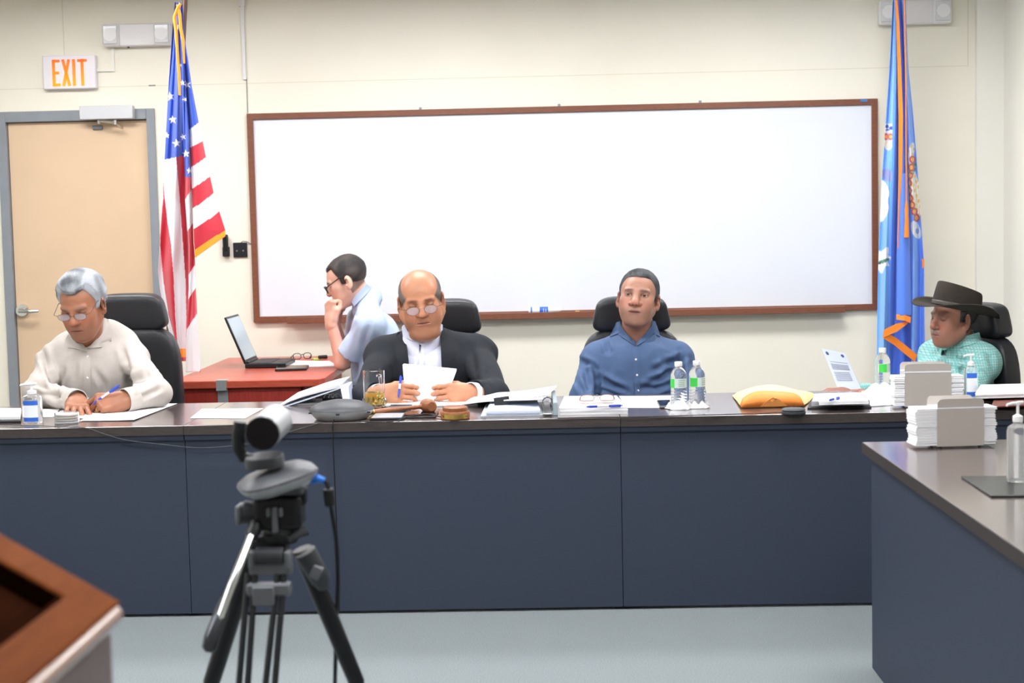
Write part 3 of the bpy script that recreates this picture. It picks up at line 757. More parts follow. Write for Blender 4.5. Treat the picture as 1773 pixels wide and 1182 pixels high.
MB().cyl(e0-ax*.003, e0+ax*.004, 29.5*S, 30*S, 40).build("lens_face", mat("gloss_black",(16,16,20),.2), cc, world=True, bevel=.002)
m = MB(); m.tube([T(536,828,-.01),T(548,828,-.01)],.011,12); m.tube([T(548,828,-.01),T(562,832,-.01)],[.008,.006],10); 
cb = thing("usb_cable", "black cable with blue plug hanging from the conference camera", "cable", (T(570,900).x, TY, 0))
m.build("blue_plug", mat("usb_blue",(40,120,220),.4), cb, world=True)
MB().tube([T(562,832,-.01),T(566,838,-.01),T(569,848,-.01),T(571,866,-.01),T(575,890,0),T(582,930,.02),T(584,965,.03),T(585,1010,.03),T(582,1080,.04),T(580,1182,.06),T(581,1250,.09),T(585,1330,.3)],.0042,8).build("cord", M['black_plastic'], cb, world=True)
MB().cyl(T(568,846,-.01),T(572,876,-.01),.0105,n=16).build("ferrite_bead", M['black_plastic'], cb, world=True, bevel=.002)
# ------------------------------------------------------------------ things on the desks
DZ0 = .7505
D = lambda x,y,z=DZ0: atZ(x,y,z)
M['glass'] = mat("clear_glass", (250,252,252), .03, trans=1.0, ior=1.3)
M['pet'] = mat("clear_pet_plastic", (246,250,252), .08, trans=.92, ior=1.12)
M['gel'] = mat("clear_gel", (250,252,255), .06, trans=.85, ior=1.12)
M['blue_ink'] = mat("pen_blue", (40,70,190), .35)
M['label_blue'] = mat("label_blue", (52,104,206), .5)
M['label_white'] = mat("label_white", (236,240,246), .5)
M['green'] = mat("label_green", (70,205,80), .5)
M['wood_gavel'] = mat("gavel_wood", (132,78,48), .35, c2=(156,98,62), vscale=10, stretch=(4,30,30))
M['brass'] = mat("brass", (206,172,92), .3, .85)
M['black_matte'] = mat("black_matte", (28,28,31), .55)
M['screen'] = mat("black_glass", (20,22,28), .08)
M['print'] = mat("grey_print", (150,156,172), .8)
M['plastic_bag'] = mat("thin_plastic_bag", (244,245,247), .25, trans=.35, ior=1.05)

def patch(quad, n=10, m=8, lift=None):
    """quad: near-left, near-right, far-right, far-left points -> rows of points"""
    a,b,c,d = [Vector(q) for q in quad]; rows=[]
    for i in range(m+1):
        v=i/m; row=[]
        for j in range(n+1):
            u=j/n; p=(a*(1-u)+b*u)*(1-v)+(d*(1-u)+c*u)*v
            if lift: p = p+Vector((0,0,lift(u,v)))
            row.append(p)
        rows.append(row)
    return rows
def sheet(px, label, group=None, z=DZ0, lift=None, m=None, name="paper_sheet", th=.0006, cat="paper", dz=0):
    q = [atZ(x,y,z) for x,y in px]; c = sum((Vector(p) for p in q),Vector())/4
    mb = MB().grid(patch(q, 12, 10, (lambda u,v: .0008+dz+(lift(u,v) if lift else 0))), th)
    o = mb.build(name, m or M['paper'], None, smooth=60, world=False)
    # move origin to the sheet
    me = o.data
    for v in me.vertices: v.co -= c
    o.location = c; OFF[o.name] = c
    return tag(o, label, cat, group)
def stackbox(mb, px, z, h, jit=.002, layers=5, rnd=random):
    q = [atZ(x,y,z) for x,y in px]
    for k in range(layers):
        dx, dy = rnd.uniform(-jit,jit), rnd.uniform(-jit,jit)
        P = [p+Vector((dx,dy,0)) for p in q]; z0=z+h*k/layers; z1=z+h*(k+1)/layers-.0004
        mb.add([(p.x,p.y,z0) for p in P]+[(p.x,p.y,z1) for p in P],[(3,2,1,0),(4,5,6,7),(0,1,5,4),(1,2,6,5),(2,3,7,6),(3,0,4,7)])
    return mb
GP = "loose sheets on the council desks"
# ---- left end
t = thing("folder", "black folder under white papers at the far left desk end", "folder", D(5,727))
stackbox(MB(), [(-70,733),(36,732),(38,722),(-60,722)], DZ0, .008, 0, 1).build("cover", M['black_matte'], t, world=True)
o = thing("paper_stack", "white papers lying on black folder at the far left desk end", "paper stack", D(5,722,DZ0+.009))
stackbox(MB(), [(-70,727),(35,726),(37,711),(-60,711)], DZ0+.009, .012, .001, 4).build("sheets", M['paper'], o, world=True, smooth=0)
sheet([(60,722),(92,722),(104,708),(70,708)], "white sheet between pump bottle and clear disc box", GP)
sheet([(88,721),(172,727),(220,706),(120,703)], "white sheet under the flat hand of the grey-haired man", GP, dz=.001)
sheet([(138,729.5),(232,728.5),(307,699.5),(200,699)], "white form under the writing hand of the grey-haired man", GP, dz=.002, lift=lambda u,v: .004*max(0,u-.6)*(1-v))
sheet([(329,724),(424,724.5),(456,707),(350,708)], "white sheet alone on desk behind the conference camera", GP, m=M['paper'])
def sanitizer(loc, label, r, h, group, full=True, blue=True):
    t = thing("sanitizer_bottle", label, "sanitizer bottle", loc, group=group)
    Sx = Matrix.Diagonal((1,.72,1,1))
    MB().lathe([(r*.9,0),(r,.004),(r,h*.62),(r*.9,h*.67),(r*.45,h*.71),(r*.42,h*.73)], Sx, 36).build("bottle_body", M['gel'], t)
    MB().lathe([(r*.42,h*.73),(r*.46,h*.735),(r*.46,h*.8),(r*.2,h*.82),(r*.13,h*.83),(r*.13,h*.93),(r*.2,h*.935),(r*.22,h*.975),(r*.1,h*.98)], None, 24).build("pump_collar", M['white_plastic'], t)
    m = MB(); m.tube([(0,0,h*.955),(-r*.5,-.004,h*.96),(-r*1.0,-.006,h*.945),(-r*1.08,-.006,h*.925)],[r*.17,r*.15,r*.12,r*.1],10); m.tube([(0,0,h*.96),(r*.5,0,h*.97)],[r*.18,r*.13],10); m.build("pump_nozzle", M['white_plastic'], t)
    if blue:
        def band(z0,z1,name,mt,a0=-2.35,a1=-.8,k=1.012):
            rows=[]
            for z in (z0,z1):
                rows.append([(r*k*math.cos(a),r*k*.72*math.sin(a),z) for a in np.linspace(a0,a1,16)])
            return MB().grid(rows,.0006).build(name,mt,t)
        lbl = band(h*.06,h*.57,"label",M['label_white'])
        band(h*.46,h*.57,"label_band",M['label_blue'],k=1.03); band(h*.06,h*.16,"label_band",M['label_blue'],k=1.03)
    return t
p = D(53,734); sanitizer((p.x,p.y+.03,.75), "clear pump bottle with blue and white label, left end of desk", .040, .162, "pump sanitizer bottles")
p = D(1684,691); sanitizer((p.x,p.y+.025,.75), "clear pump bottle standing beside the grey napkin holder on far desk", .028, .185, "pump sanitizer bottles")
p = D(1764,841); sanitizer((p.x+.006,p.y+.03,.7575), "clear pump bottle standing on the black mat on the side desk", .030, .225, "pump sanitizer bottles", blue=False)
p = D(110,735)
t = thing("disc_case", "round clear case holding four flat discs on desk", "disc case", (p.x,p.y+.045,.75))
MB().lathe([(.046,0),(.048,.002),(.048,.042),(.046,.044),(.0455,.042),(.0455,.003)], None, 40, close=True).build("case", M['pet'], t)
for k in range(4): MB().lathe([(.043,.004+k*.0095),(.044,.0048+k*.0095),(.044,.0095+k*.0095),(.043,.0102+k*.0095)], None, 36).build("disc", mat("disc_%d"%k,(214,198,186) if k else (206,204,204),.4), t)
# ---- binder with papers left of the mug
t = thing("ring_binder", "white ring binder standing open with papers, left of the mug", "binder", D(555,700))
stackbox(MB(), [(500,702),(600,700),(612,692),(528,693)], DZ0, .008, 0, 1).build("back_cover", M['mgrey_plastic'], t, world=True)
a, b = D(598,703), D(610,692)
MB().add([tuple(atZ(x,y,z)) for z in (DZ0+.0085,) for x,y in ((595,699),(606,699),(612,690),(604,690))]+[tuple(atZ(x,y,DZ0)+Vector((0,0,.075))) for x,y in ((590,699),(604,699),(611,690),(600,690))],[(3,2,1,0),(4,5,6,7),(0,1,5,4),(1,2,6,5),(2,3,7,6),(3,0,4,7)]).build("spine", M['paper2'], t, world=True, smooth=0)
c = D(580,697)
m = MB()
for k in range(3):
    cc_ = c+Vector((-.03+.02*k,.01,.02)); m.tube([cc_+Vector((.018*math.cos(a),0,.018*math.sin(a))) for a in np.linspace(0,2*PI,17)[:-1]],.0022,6,close=True)
m.build("ring", M['steel'], t, world=True)
MB().box(c+Vector((-.01,.015,.014)),(.09,.02,.012)).build("ring_mechanism", M['black_matte'], t, bevel=.003, world=True)
q0,q1,q2,q3 = D(489,703),D(590,699)+Vector((0,0,.064)),D(604,690)+Vector((0,0,.075)),D(517,689)+Vector((0,0,.018))
MB().grid(patch([q0,q1,q2,q3],14,8,lambda u,v:-.004+.008*u*u),.005).build("front_cover", M['paper2'], t, world=True)
o = thing("paper_stack", "slanting white pages on the open binder left of the mug", "paper stack", q0)
m = MB()
for k in range(3): m.grid(patch([q0+Vector((-.01+.012*k,-.002,.006+.004*k)),q1+Vector((-.004,0,.006+.005*k)),q2+Vector((.006*k-.004,0,.008+.006*k)),q3+Vector((.02*k,0,.007+.005*k))],16,8,lambda u,v:.006*math.sin(u*3)),.0035)
m.build("sheets", M['paper'], o, world=True)
# ---- conference phone pod
p = D(585,731)
t = thing("speakerphone", "round grey speakerphone pod on desk behind the tripod", "speakerphone", (p.x,p.y+.115,.75))
k=.128
MB().lathe([(k*.72,0),(k*.80,.004),(k*.97,.03),(k,.037)], Matrix.Diagonal((1,.92,1,1)), 56).build("lower_shell", M['silver_pl'], t)
MB().lathe([(k,.037),(k*.985,.042),(k*.85,.055),(k*.6,.068),(k*.3,.075),(0.0001,.077)], Matrix.Diagonal((1,.92,1,1)), 56).build("top_shell", M['dgrey_plastic'], t)
for sx in (-.115,.0,.112): MB().box((sx,-math.sqrt(max(0,k*k-sx*sx))*.92*.975,.03),(.014,.006,.005)).build("port", M['black_matte'], t, smooth=0)
g = thing("cable", "thin black cable hanging from speakerphone down the navy desk front", "cable", (p.x,-.03,.0))
q = D(576,732); yc=-.032
MB().tube([(q.x,q.y+.03,.758),(q.x,-.012,.7525),(q.x,yc,.742),(q.x,yc,.66),(q.x+.003,yc,.4),(q.x+.004,yc,.1),(q.x+.004,yc,.012)],.0026,6).build("cord", M['black_plastic'], g, world=True)
g = thing("cable", "thin grey cable sagging across desk fronts at the left", "cable", (-2.0,-.04,.70))
pts=[(-20,735.5),(60,736.5),(120,737)]
P_=[D(x,y,.7535) for x,y in pts]; P_[-1].y=-.032
P_ += [atY(x,y,-.036) for x,y in ((150,741),(180,751),(220,762),(280,769),(340,775),(400,772),(450,764),(500,748),(540,736))]
P_[-1].y=-.03; P_.append(D(556,731,.7535))
def spline(pts, n=6):
    out=[]; p=[pts[0]]+list(pts)+[pts[-1]]
    for i in range(1,len(p)-2):
        for k in range(n):
            t=k/n; out.append(.5*((2*p[i])+(-p[i-1]+p[i+1])*t+(2*p[i-1]-5*p[i]+4*p[i+1]-p[i+2])*t*t+(-p[i-1]+3*p[i]-3*p[i+1]+p[i+2])*t**3))
    return out+[pts[-1]]
MB().tube(spline(P_),.0017,6).build("cord", M['dgrey_plastic'], g, world=True)
# ---- glass mug with amber drink
p = D(647,709)
t = thing("glass_mug", "clear glass mug half full of amber drink on desk", "mug", (p.x,p.y+.038,.75))
R0=.044; H0=.158
MB().lathe([(R0*.9,0),(R0,.004),(R0*1.0,H0*.5),(R0*1.02,H0),(R0*.97,H0+.001),(R0*.94,H0*.5),(R0*.92,.02),(0.0001,.018)], None, 40).build("glass_body", M['glass'], t)
MB().lathe([(0.0001,.0185),(R0*.915,.0205),(R0*.93,H0*.43),(0.0001,H0*.432)], None, 36).build("drink", mat("amber_drink",(255,240,140),.1,trans=.92,ior=1.08), t)
MB().tube([(.012,R0-.002,H0*.84),(.02,R0+.024,H0*.82),(.022,R0+.032,H0*.6),(.016,R0+.022,H0*.36),(.01,R0-.002,H0*.3)],[.008,.009,.008,.008,.008],12).build("handle", M['glass'], t)
m=MB()
for k_ in range(14):
    a=2*PI*k_/14; m.ell((R0*1.0*math.cos(a),R0*1.0*math.sin(a),.03),(.007,.007,.016),None,10,8)
m.build("facets", M['glass'], t)
# ---- gavel and sound block
hd = D(741,716)+Vector((0,.02,.0295)); e = D(638,720)+Vector((0,.0,.014))
t = thing("gavel", "brown wooden judge gavel lying on desk before the dark-suited man", "gavel", (hd.x,hd.y,.75))
ax = Vector((.45,-.85,0)).normalized(); 
MB().lathe([(.0001,-.036),(.018,-.036),(.024,-.031),(.027,-.02),(.024,-.015),(.028,-.008),(.0285,.008),(.024,.015),(.027,.02),(.024,.031),(.018,.036),(.0001,.036)], Matrix.Translation(hd)@rot_to(ax).to_4x4(), 32).build("gavel_head", M['wood_gavel'], t, world=True)
dv = e-hd; L=dv.length
MB().lathe([(.0085,.02),(.011,.03),(.0075,.04),(.0095,.055),(.0065,.075),(.0085,L*.5),(.0115,L*.8),(.009,L*.9),(.011,L*.93),(.010,L*.985),(.004,L)], Matrix.Translation(hd)@rot_to(dv).to_4x4(), 20).build("handle", M['wood_gavel'], t, world=True)
MB().lathe([(.0115,L*.90),(.0122,L*.905),(.0122,L*.925),(.0115,L*.93)], Matrix.Translation(hd)@rot_to(dv).to_4x4(), 20).build("brass_ring", M['brass'], t, world=True)
p = D(787,728)
t = thing("sound_block", "round wooden sound block with brass plate beside the gavel", "sound block", (p.x,p.y+.056,.75))
MB().lathe([(.052,0),(.056,.003),(.057,.026),(.054,.031),(.047,.033),(.049,.038),(.048,.046),(.042,.049),(.0001,.05)], None, 48).build("block", M['wood_gavel'], t)
rows=[[(.0578*math.cos(a),.0578*math.sin(a),z) for a in np.linspace(-PI/2-.95,-PI/2+.95,20)] for z in (.006,.023)]
pl = MB().grid(rows,.001).build("brass_plate", M['brass'], t)
for a in (-.85,.85): MB().cyl((.0582*math.cos(-PI/2+a),.0582*math.sin(-PI/2+a),.0145),(.0595*math.cos(-PI/2+a),.0595*math.sin(-PI/2+a),.0145),.0025,n=10).build("rivet", M['wood_edge'], pl)
def slabthing(name, px, h, label, cat, mt, top=None, z=DZ0, group=None, bevel=.003):
    c = sum((atZ(x,y,z) for x,y in px),Vector())/4
    t = thing(name, label, cat, (c.x,c.y,z), group=group)
    stackbox(MB(), px, z, h, 0, 1).build("body", mt, t, world=True, bevel=bevel)
    if top:
        q=[atZ(x,y,z) for x,y in px]; q=[c+(v-c)*.93 for v in q]
        MB().grid(patch([v+Vector((0,0,h)) for v in q],2,2),.0008).build("screen", top, t, world=True, smooth=0)
    return t
slabthing("mobile_phone", [(640,728),(697,727),(702,719),(650,719)], .010, "black phone with silver top beside the speakerphone", "phone", M['black_plastic'], mat("phone_silver",(190,192,196),.3,.3))
slabthing("mobile_phone", [(690,724.5),(754,723.5),(760,714),(704,714)], .007, "flat black phone lying below the gavel head", "phone", M['black_plastic'], M['screen'])
slabthing("notebook", [(668,713),(708,712),(716,703),(676,703)], .008, "small dark notebook behind the gavel handle", "notebook", M['dgrey_plastic'])
g = thing("cable", "thin black cable curling on desk between speakerphone and sound block", "cable", D(690,728))
MB().tube([D(x,y,.7545) for x,y in ((622,729),(645,731),(668,731),(690,727.5),(702,722.5)) ]+[D(720,718.5,.762),D(738,716,.764),D(752,718.5,.757),D(764,722,.7545)],.0024,6).build("cord", M['black_plastic'], g, world=True)
# ---- papers in front of the man in the suit
o = thing("paper_stack", "white pages on the desk below the papers held by the dark-suited man", "paper stack", D(740,700))
stackbox(MB(), [(655,705),(826,703),(815,690),(672,691)], DZ0, .008, .004, 4).build("sheets", M['paper'], o, world=True, smooth=0)
# ---- binder and clipped documents in the middle
t = thing("ring_binder", "grey ring binder lying open under clipped documents", "binder", D(900,712))
stackbox(MB(), [(832,722),(964,719),(958,697),(842,700)], DZ0, .005, 0, 1).build("back_cover", mat("binder_grey",(176,182,186),.4), t, world=True)
stackbox(MB(), [(842,719),(935,717),(930,699),(850,701)], DZ0+.0055, .016, .003, 5).build("pages", M['paper2'], t, world=True, smooth=0)
stackbox(MB(), [(958,719.5),(966,719.5),(962,697),(955,697)], DZ0, .052, 0, 1).build("spine", mat("binder_spine",(150,166,172),.35), t, world=True, bevel=.002)
for yy in (712,705): 
    c=D(948,yy)+Vector((0,0,.022)); MB().tube([c+Vector((.019*math.cos(a),0,.019*math.sin(a))) for a in np.linspace(0,2*PI,19)[:-1]],.0022,8,close=True).build("ring", M['steel'], t, world=True)
stackbox(MB(), [(940,718),(956,718),(952,699),(938,700)], DZ0+.0055, .006, 0, 1).build("ring_mechanism", M['steel'], t, world=True, bevel=.002)
o = thing("document", "thick clipped white documents slanting on top of grey binder", "document", D(880,700,.78))
q0,q1,q2,q3 = D(800,705)+Vector((0,0,.012)),D(950,715)+Vector((0,0,.062)),D(962,697)+Vector((0,0,.058)),D(822,692)+Vector((0,0,.014))
m=MB()
for k in range(3): m.grid(patch([q0+Vector((.012*k,0,.004*k)),q1+Vector((.01*k-.02,0,.0042*k)),q2+Vector((.008*k-.01,0,.0045*k)),q3+Vector((.01*k,0,.004*k))],16,8,lambda u,v:.004*math.sin(u*5+k)),.0038)
m.build("sheets", M['paper'], o, world=True)
c = (q0*.5+q1*.5)+Vector((-.01,-.002,.003))
MB().prism([(-.031,-.018),(.031,-.018),(.031,.014),(-.031,.014)], -.004, .004, Matrix.Translation(c)@Matrix.Rotation(PI/2-.15,4,'X')@Matrix.Rotation(.12,4,'Z')).build("binder_clip", M['black_matte'], o, world=True, bevel=.002)
# ---- block of paper with glasses and pen
o = thing("paper_stack", "thick block of white paper under eyeglasses and pen", "paper stack", D(1027,708))
stackbox(MB(), [(969,718.5),(1087,716.5),(1068,697),(978,698)], DZ0, .030, .0015, 8).build("sheets", M['paper'], o, world=True, smooth=0)
ZT = DZ0+.0305
def pen(a, b, label, r=.0048, group="blue ballpoint pens", grip=True):
    a,b=Vector(a),Vector(b); L=(b-a).length; t=thing("pen", label, "pen", a, group=group)
    Mx=Matrix.Translation(a)@rot_to(b-a).to_4x4()
    MB().lathe([(.0008,0),(.0012,.003),(r*.55,.006),(r,.018),(r,.045)],Mx,14).build("tip_grip", M['blue_ink'], t, world=True)
    MB().lathe([(r*.98,.045),(r*.98,L*.62)],Mx,14).build("barrel", M['label_white'], t, world=True)
    MB().lathe([(r,L*.62),(r,L*.95),(r*.5,L*.955),(r*.5,L),(.0005,L)],Mx,14).build("cap", M['blue_ink'], t, world=True)
    s=rot_to(b-a)@Vector((r*1.5,0,0)); m=MB().tube([a+(b-a)*.66+s,a+(b-a)*.93+s],.0014,6); m.build("clip", M['blue_ink'], t, world=True)
    return t
pen(atZ(1014,704,ZT+.005), atZ(1078,701.5,ZT+.005), "blue and white pen lying on the thick paper block")
def glasses_parts(t, Mx, lw, lh, gap, rad, fm, lm, temple, tz=.0, e=.7, wide=None):
    for s in (-1,1):
        cx=s*(lw/2+gap/2); f=lambda q: math.copysign(abs(q)**e,q)
        loop=[Mx@Vector((cx+lw/2*f(math.cos(a)),.004*abs(math.cos(a)),lh/2*f(math.sin(a)))) for a in np.linspace(0,2*PI,29)[:-1]]
        MB().tube(loop, rad, 6, close=True).build("rim", fm, t, world=True)
        m=MB(); b=[Mx.inverted()@p for p in loop]; ctr=Mx@Vector((cx,.001,0))
        m.add([ctr]+loop,[(0,i+1,(i+1)%28+1) for i in range(28)]); m.build("lens", lm, t, world=True, smooth=180)
        wt = wide or (lw+gap/2+.008)
        if temple: MB().tube([Mx@Vector((s*(lw+gap/2),.004,lh*.2)),Mx@Vector((s*(wt-.004),.012,lh*.22+tz*.1)),Mx@Vector((s*wt,temple*.75,lh*.2+tz*.75)),Mx@Vector((s*wt,temple,lh*.1+tz-.012))],rad*1.15,6).build("temple", fm, t, world=True)
    MB().tube([Mx@Vector((-gap/2,.003,lh*.15)),Mx@Vector((0,-.002,lh*.28)),Mx@Vector((gap/2,.003,lh*.15))],rad,6).build("bridge", fm, t, world=True)
M['lens'] = mat("spectacle_lens",(235,240,246),.02,trans=1.0,ior=1.02,alpha=.35)
M['copper'] = mat("copper_frame",(150,104,76),.35,.6)
M['gunmetal'] = mat("gunmetal",(110,104,100),.3,.8)
c = atZ(1034,698,ZT)+Vector((0,.01,.021))
t = thing("eyeglasses", "copper-framed eyeglasses resting on the thick paper block", "eyeglasses", (c.x,c.y,ZT))
glasses_parts(t, Matrix.Translation(c)@Matrix.Rotation(PI,4,'Z')@Matrix.Rotation(-.5,4,'X'), .056,.030,.022,.0016,M['copper'],mat("grey_lens",(170,182,205),.05,trans=.6,ior=1.02),.0)
m=MB(); 
for s in (-1,1): m.tube([c+Vector((s*.066,.0,.006)),c+Vector((s*.07,-.012,-.006)),c+Vector((s*.062,-.03,-.018)),c+Vector((-s*.02,-.035,-.018))],.0016,6).build("temple", M['copper'], t, world=True); m=MB()
sheet([(1085,706),(1187,706),(1165,685),(1072,686)], "white sheet under the phone beside the water bottles", GP)
slabthing("mobile_phone", [(1142,706.5),(1166,706),(1160,695),(1137,696)], .009, "smartphone lying on white sheet beside the water bottles", "phone", M['mgrey_plastic'], M['screen'], z=DZ0+.002)
# ---- water bottles
def water_bottle(loc, rz, label):
    t = thing("water_bottle", label, "water bottle", loc, rz, "small clear water bottles")
    prof=[(.020,.004),(.029,0),(.032,.006),(.0325,.018)]
    for k in range(5): prof += [(.0325,.022+k*.011),(.0308,.0255+k*.011),(.0325,.029+k*.011)]
    prof += [(.0315,.082),(.0315,.122),(.0322,.126),(.0318,.134),(.027,.148),(.0185,.159),(.013,.164),(.013,.168)]
    MB().lathe(prof, None, 40).build("bottle_body", M['pet'], t)
    MB().lathe([(.0152,.168),(.0155,.169),(.0155,.184),(.0145,.186),(.0001,.186)], None, 28).build("cap", M['white_plastic'], t)
    def arc(a0,a1,k,z0,z1): return [[(.0315*k*math.cos(a),.0315*k*math.sin(a),z) for a in np.linspace(a0,a1,18)] for z in (z0,z1)]
    lb = MB().grid(arc(-PI*.98,-.0,1.012,.084,.121),.0004).build("label", mat("clear_label",(226,240,232),.4,trans=.3), t)
    MB().grid(arc(-PI*.95,-PI*.62,1.03,.085,.12),.0004).build("green_panel", M['green'], lb)
    for k in range(4): MB().grid(arc(-PI*.46,-PI*.2,1.03,.091+k*.0075,.0935+k*.0075),.0003).build("label_line", mat("label_grey",(150,176,160),.5), lb)
    return t
p = D(1177,709); wb1 = water_bottle((p.x,p.y+.032,.7515), -.25, "left of two water bottles beside the man in the dark blue shirt")
p = D(1209,707); dup(wb1, (p.x,p.y+.036,.7515), .35, "right of two water bottles beside the man in the dark blue shirt")
p = D(1530,679); dup(wb1, (p.x,p.y+.02,.7515), .75, "water bottle with green label before the man in the hat")
# clear wrap around the bottles' feet
def crumple(px, label, h, name="plastic_bag", seed=1, mt=None, n=34):
    r = np.random.default_rng(seed); ph = r.uniform(0,6.28,10); fx = r.uniform(4,26,10); fy = r.uniform(4,26,10)
    def lift(u,v):
        e = min(1,4*min(u,1-u))*min(1,4*min(v,1-v))
        s = sum(math.sin(fx[k]*u+fy[k]*v+ph[k])/(1+k*.25) for k in range(10))*.16+.5
        return h*max(.04,e)*(0.35+.65*max(0,min(1,s)))
    q=[D(x,y) for x,y in px]; c=sum(q,Vector())/4
    t=thing(name, label, "plastic bag", (c.x,c.y,.75), group="crumpled clear plastic on the desks")
    MB().grid(patch(q,n,n,lift),.0008).build("film", mt or M['plastic_bag'], t, world=True, smooth=50)
    return t
_q=[(1150,712),(1230,710),(1226,690),(1166,690)]
t=thing("plastic_bag","crinkled clear plastic wrap around the feet of two water bottles","plastic bag",D(1190,704),group="crumpled clear plastic on the desks")
m=MB()
for (bx,by),rr in zip((D(1177,709).xy,D(1209,707).xy),(.046,.044)):
    n=40; prof=[(rr*1.15,.003),(rr*1.05,.012),(rr*.93,.024),(rr*.8,.032)]; vs=[];fs=[]
    for j,(r_,z_) in enumerate(prof):
        for i in range(n):
            a=2*PI*i/n; k=1+.07*math.sin(5*a+j)+.05*math.sin(11*a+2*j)
            vs.append((bx+r_*k*math.cos(a),by+.034+r_*k*math.sin(a),.7505+z_*(.75+.22*math.sin(7*a+j))))
    for j in range(3):
        for i in range(n): fs.append((j*n+i,j*n+(i+1)%n,(j+1)*n+(i+1)%n,(j+1)*n+i))
    m.add(vs,fs)
m.build("film", M['plastic_bag'], t, world=True)
crumple([(1488,705),(1568,700),(1562,676),(1492,677)], "crumpled white plastic bag beside the napkin holder on the far desk", .062, seed=5)
# ---- orange envelope
q=[D(x,y) for x,y in ((1283,707),(1392,704),(1412,687),(1268,686))]; c=sum(q,Vector())/4
t=thing("envelope","bulging orange padded envelope lying on the right desk","envelope",(c.x,c.y,.75))
M['env_top']=mat("envelope_lit_top",(255,224,160),.55,var=.05,vscale=14,bump=.12,bscale=40); M['env']=mat("envelope_orange",(246,148,66),.5,var=.04,vscale=14,bump=.12,bscale=40)  # top paler than the orange flap: bright light put into its colour
def bulge(u,v):
    e=(math.sin(PI*min(1,max(0,u)))**.45)*(math.sin(PI*min(1,max(0,v)))**.3)
    return .006+.062*e*(1-.2*u)+.004*math.sin(9*u+5*v)
top=[];bot=[]
N_=28
A_=patch(q,N_,N_,lambda u,v:bulge(u,v)); B_=patch(q,N_,N_,lambda u,v:.006-.005*(math.sin(PI*u)**.5)*(math.sin(PI*v)**.5))
m=MB(); m.grid([r for r in A_]); m.grid(B_); m.build("paper_body", M['env_top'], t, world=True, smooth=180)
# front flap: folded-over face of the envelope toward the camera
fl_=[]
for j in range(27):
    u=j/26; f0=q[0]*(1-u)+q[1]*u; e=math.sin(PI*u)**.4
    top=f0+Vector((0,.004,.008+.045*e+.004*math.sin(u*8))); mid=f0+Vector((0,-.012*e,.007+.026*e)); low=f0+Vector((0,.0,.003))
    fl_.append([low,mid,top,top+Vector((0,.03,.012*e))])
MB().grid([[fl_[j][i] for j in range(27)] for i in range(4)],.0015).build("flap", M['env'], t, world=True, smooth=180)
k=fl_[13][1]+Vector((.01,-.003,.004)); MB().ell(k,(.004,.002,.004)).build("clasp", M['brass'], t, world=True)
kk=[fl_[j] for j in (7,13,20)]
MB().grid([[fl_[8][0]+Vector((0,-.002,.002)),fl_[13][0]+Vector((0,-.002,.002)),fl_[19][0]+Vector((0,-.002,.002))],[fl_[11][1]+Vector((0,-.003,0)),fl_[13][1]+Vector((0,-.003,.01)),fl_[16][1]+Vector((0,-.003,0))]],.001).build("flap_tip", mat("envelope_pale",(250,170,90),.5), t, world=True)
p = D(1377,718)
t=thing("desk_microphone","round dark grey microphone puck in front of the envelope","microphone",(p.x,p.y+.042,.75))
MB().lathe([(.040,0),(.046,.002),(.047,.008),(.042,.010),(.043,.013),(.046,.016),(.040,.021),(.0001,.024)],None,44).build("puck", M['dgrey_plastic'], t)
MB().tube([(-.046,0,.006),(-.12,-.004,.004),(-.28,-.02,.004),(-.45,-.03,.004),(-.6,-.042,.004),(-.75,-.028,.004),(-.9,-.035,.004)],.0022,6).build("cord", M['black_plastic'], t)
# ---- folders right of the envelope
slabthing("folder", [(1398,708.5),(1509,706.5),(1500,694),(1402,696)], .006, "black flat folder, bottom of the pile right of the envelope", "folder", M['black_matte'], bevel=.001)
t=thing("book", "thick white-paged book on black folder right of the envelope", "book", D(1455,695))
stackbox(MB(), [(1405,704),(1506,702),(1492,688),(1410,690)], DZ0+.007, .022, 0, 1).build("cover", mat("book_grey",(168,168,170),.5), t, world=True, bevel=.002)
stackbox(MB(), [(1418,701),(1504,699),(1488,686),(1418,687)], DZ0+.0295, .014, .002, 4).build("pages", M['paper'], t, world=True, smooth=0)
pen(atZ(1435,693,DZ0+.05), atZ(1452,690,DZ0+.05)+Vector((.01,.04,0)), "short blue pen lying on the thick book beside the envelope")
# ---- napkin holders
M['taupe']=mat("satin_steel",(196,189,181),.4,.3)
def napkin_holder(loc, rz, w, hgt, dep, label):
    t=thing("napkin_holder", label, "napkin holder", loc, rz, group="steel napkin holders")
    for s,nm in ((-1,"front_plate"),(1,"back_plate")):
        R=.016; z1=hgt; poly=[(-w/2,.006),(w/2,.006)]+[(w/2-R+R*math.cos(a),z1-R+R*math.sin(a)) for a in np.linspace(0,PI/2,8)]+[(-w/2+R-R*math.sin(a),z1-R+R*math.cos(a)) for a in np.linspace(0,PI/2,8)]
        Mx=Matrix.Translation((0,s*dep/2,0))@Matrix.Rotation(PI/2,4,'X')
        pl=MB().prism(poly,-.0012,.0012,Mx).build(nm, M['taupe'], t, smooth=0)
        MB().bb(-w/2,w/2,s*dep/2-.0022,s*dep/2+.0022,hgt*.80,hgt*.825).build("slot_line", M['label_white'], pl, smooth=0)
    MB().bb(-w/2,w/2,-dep/2,dep/2,.006,.0085).build("base", M['taupe'], t, smooth=0)
    for sx in (-1,1): 
        for sy in (-1,1): MB().cyl((sx*w*.42,sy*dep*.42,0),(sx*w*.42,sy*dep*.42,.006),.005,n=14).build("foot", M['black_plastic'], t)
    return t
M['napkin']=mat("white_napkin",(246,246,248),.85,bump=.2,bscale=250)
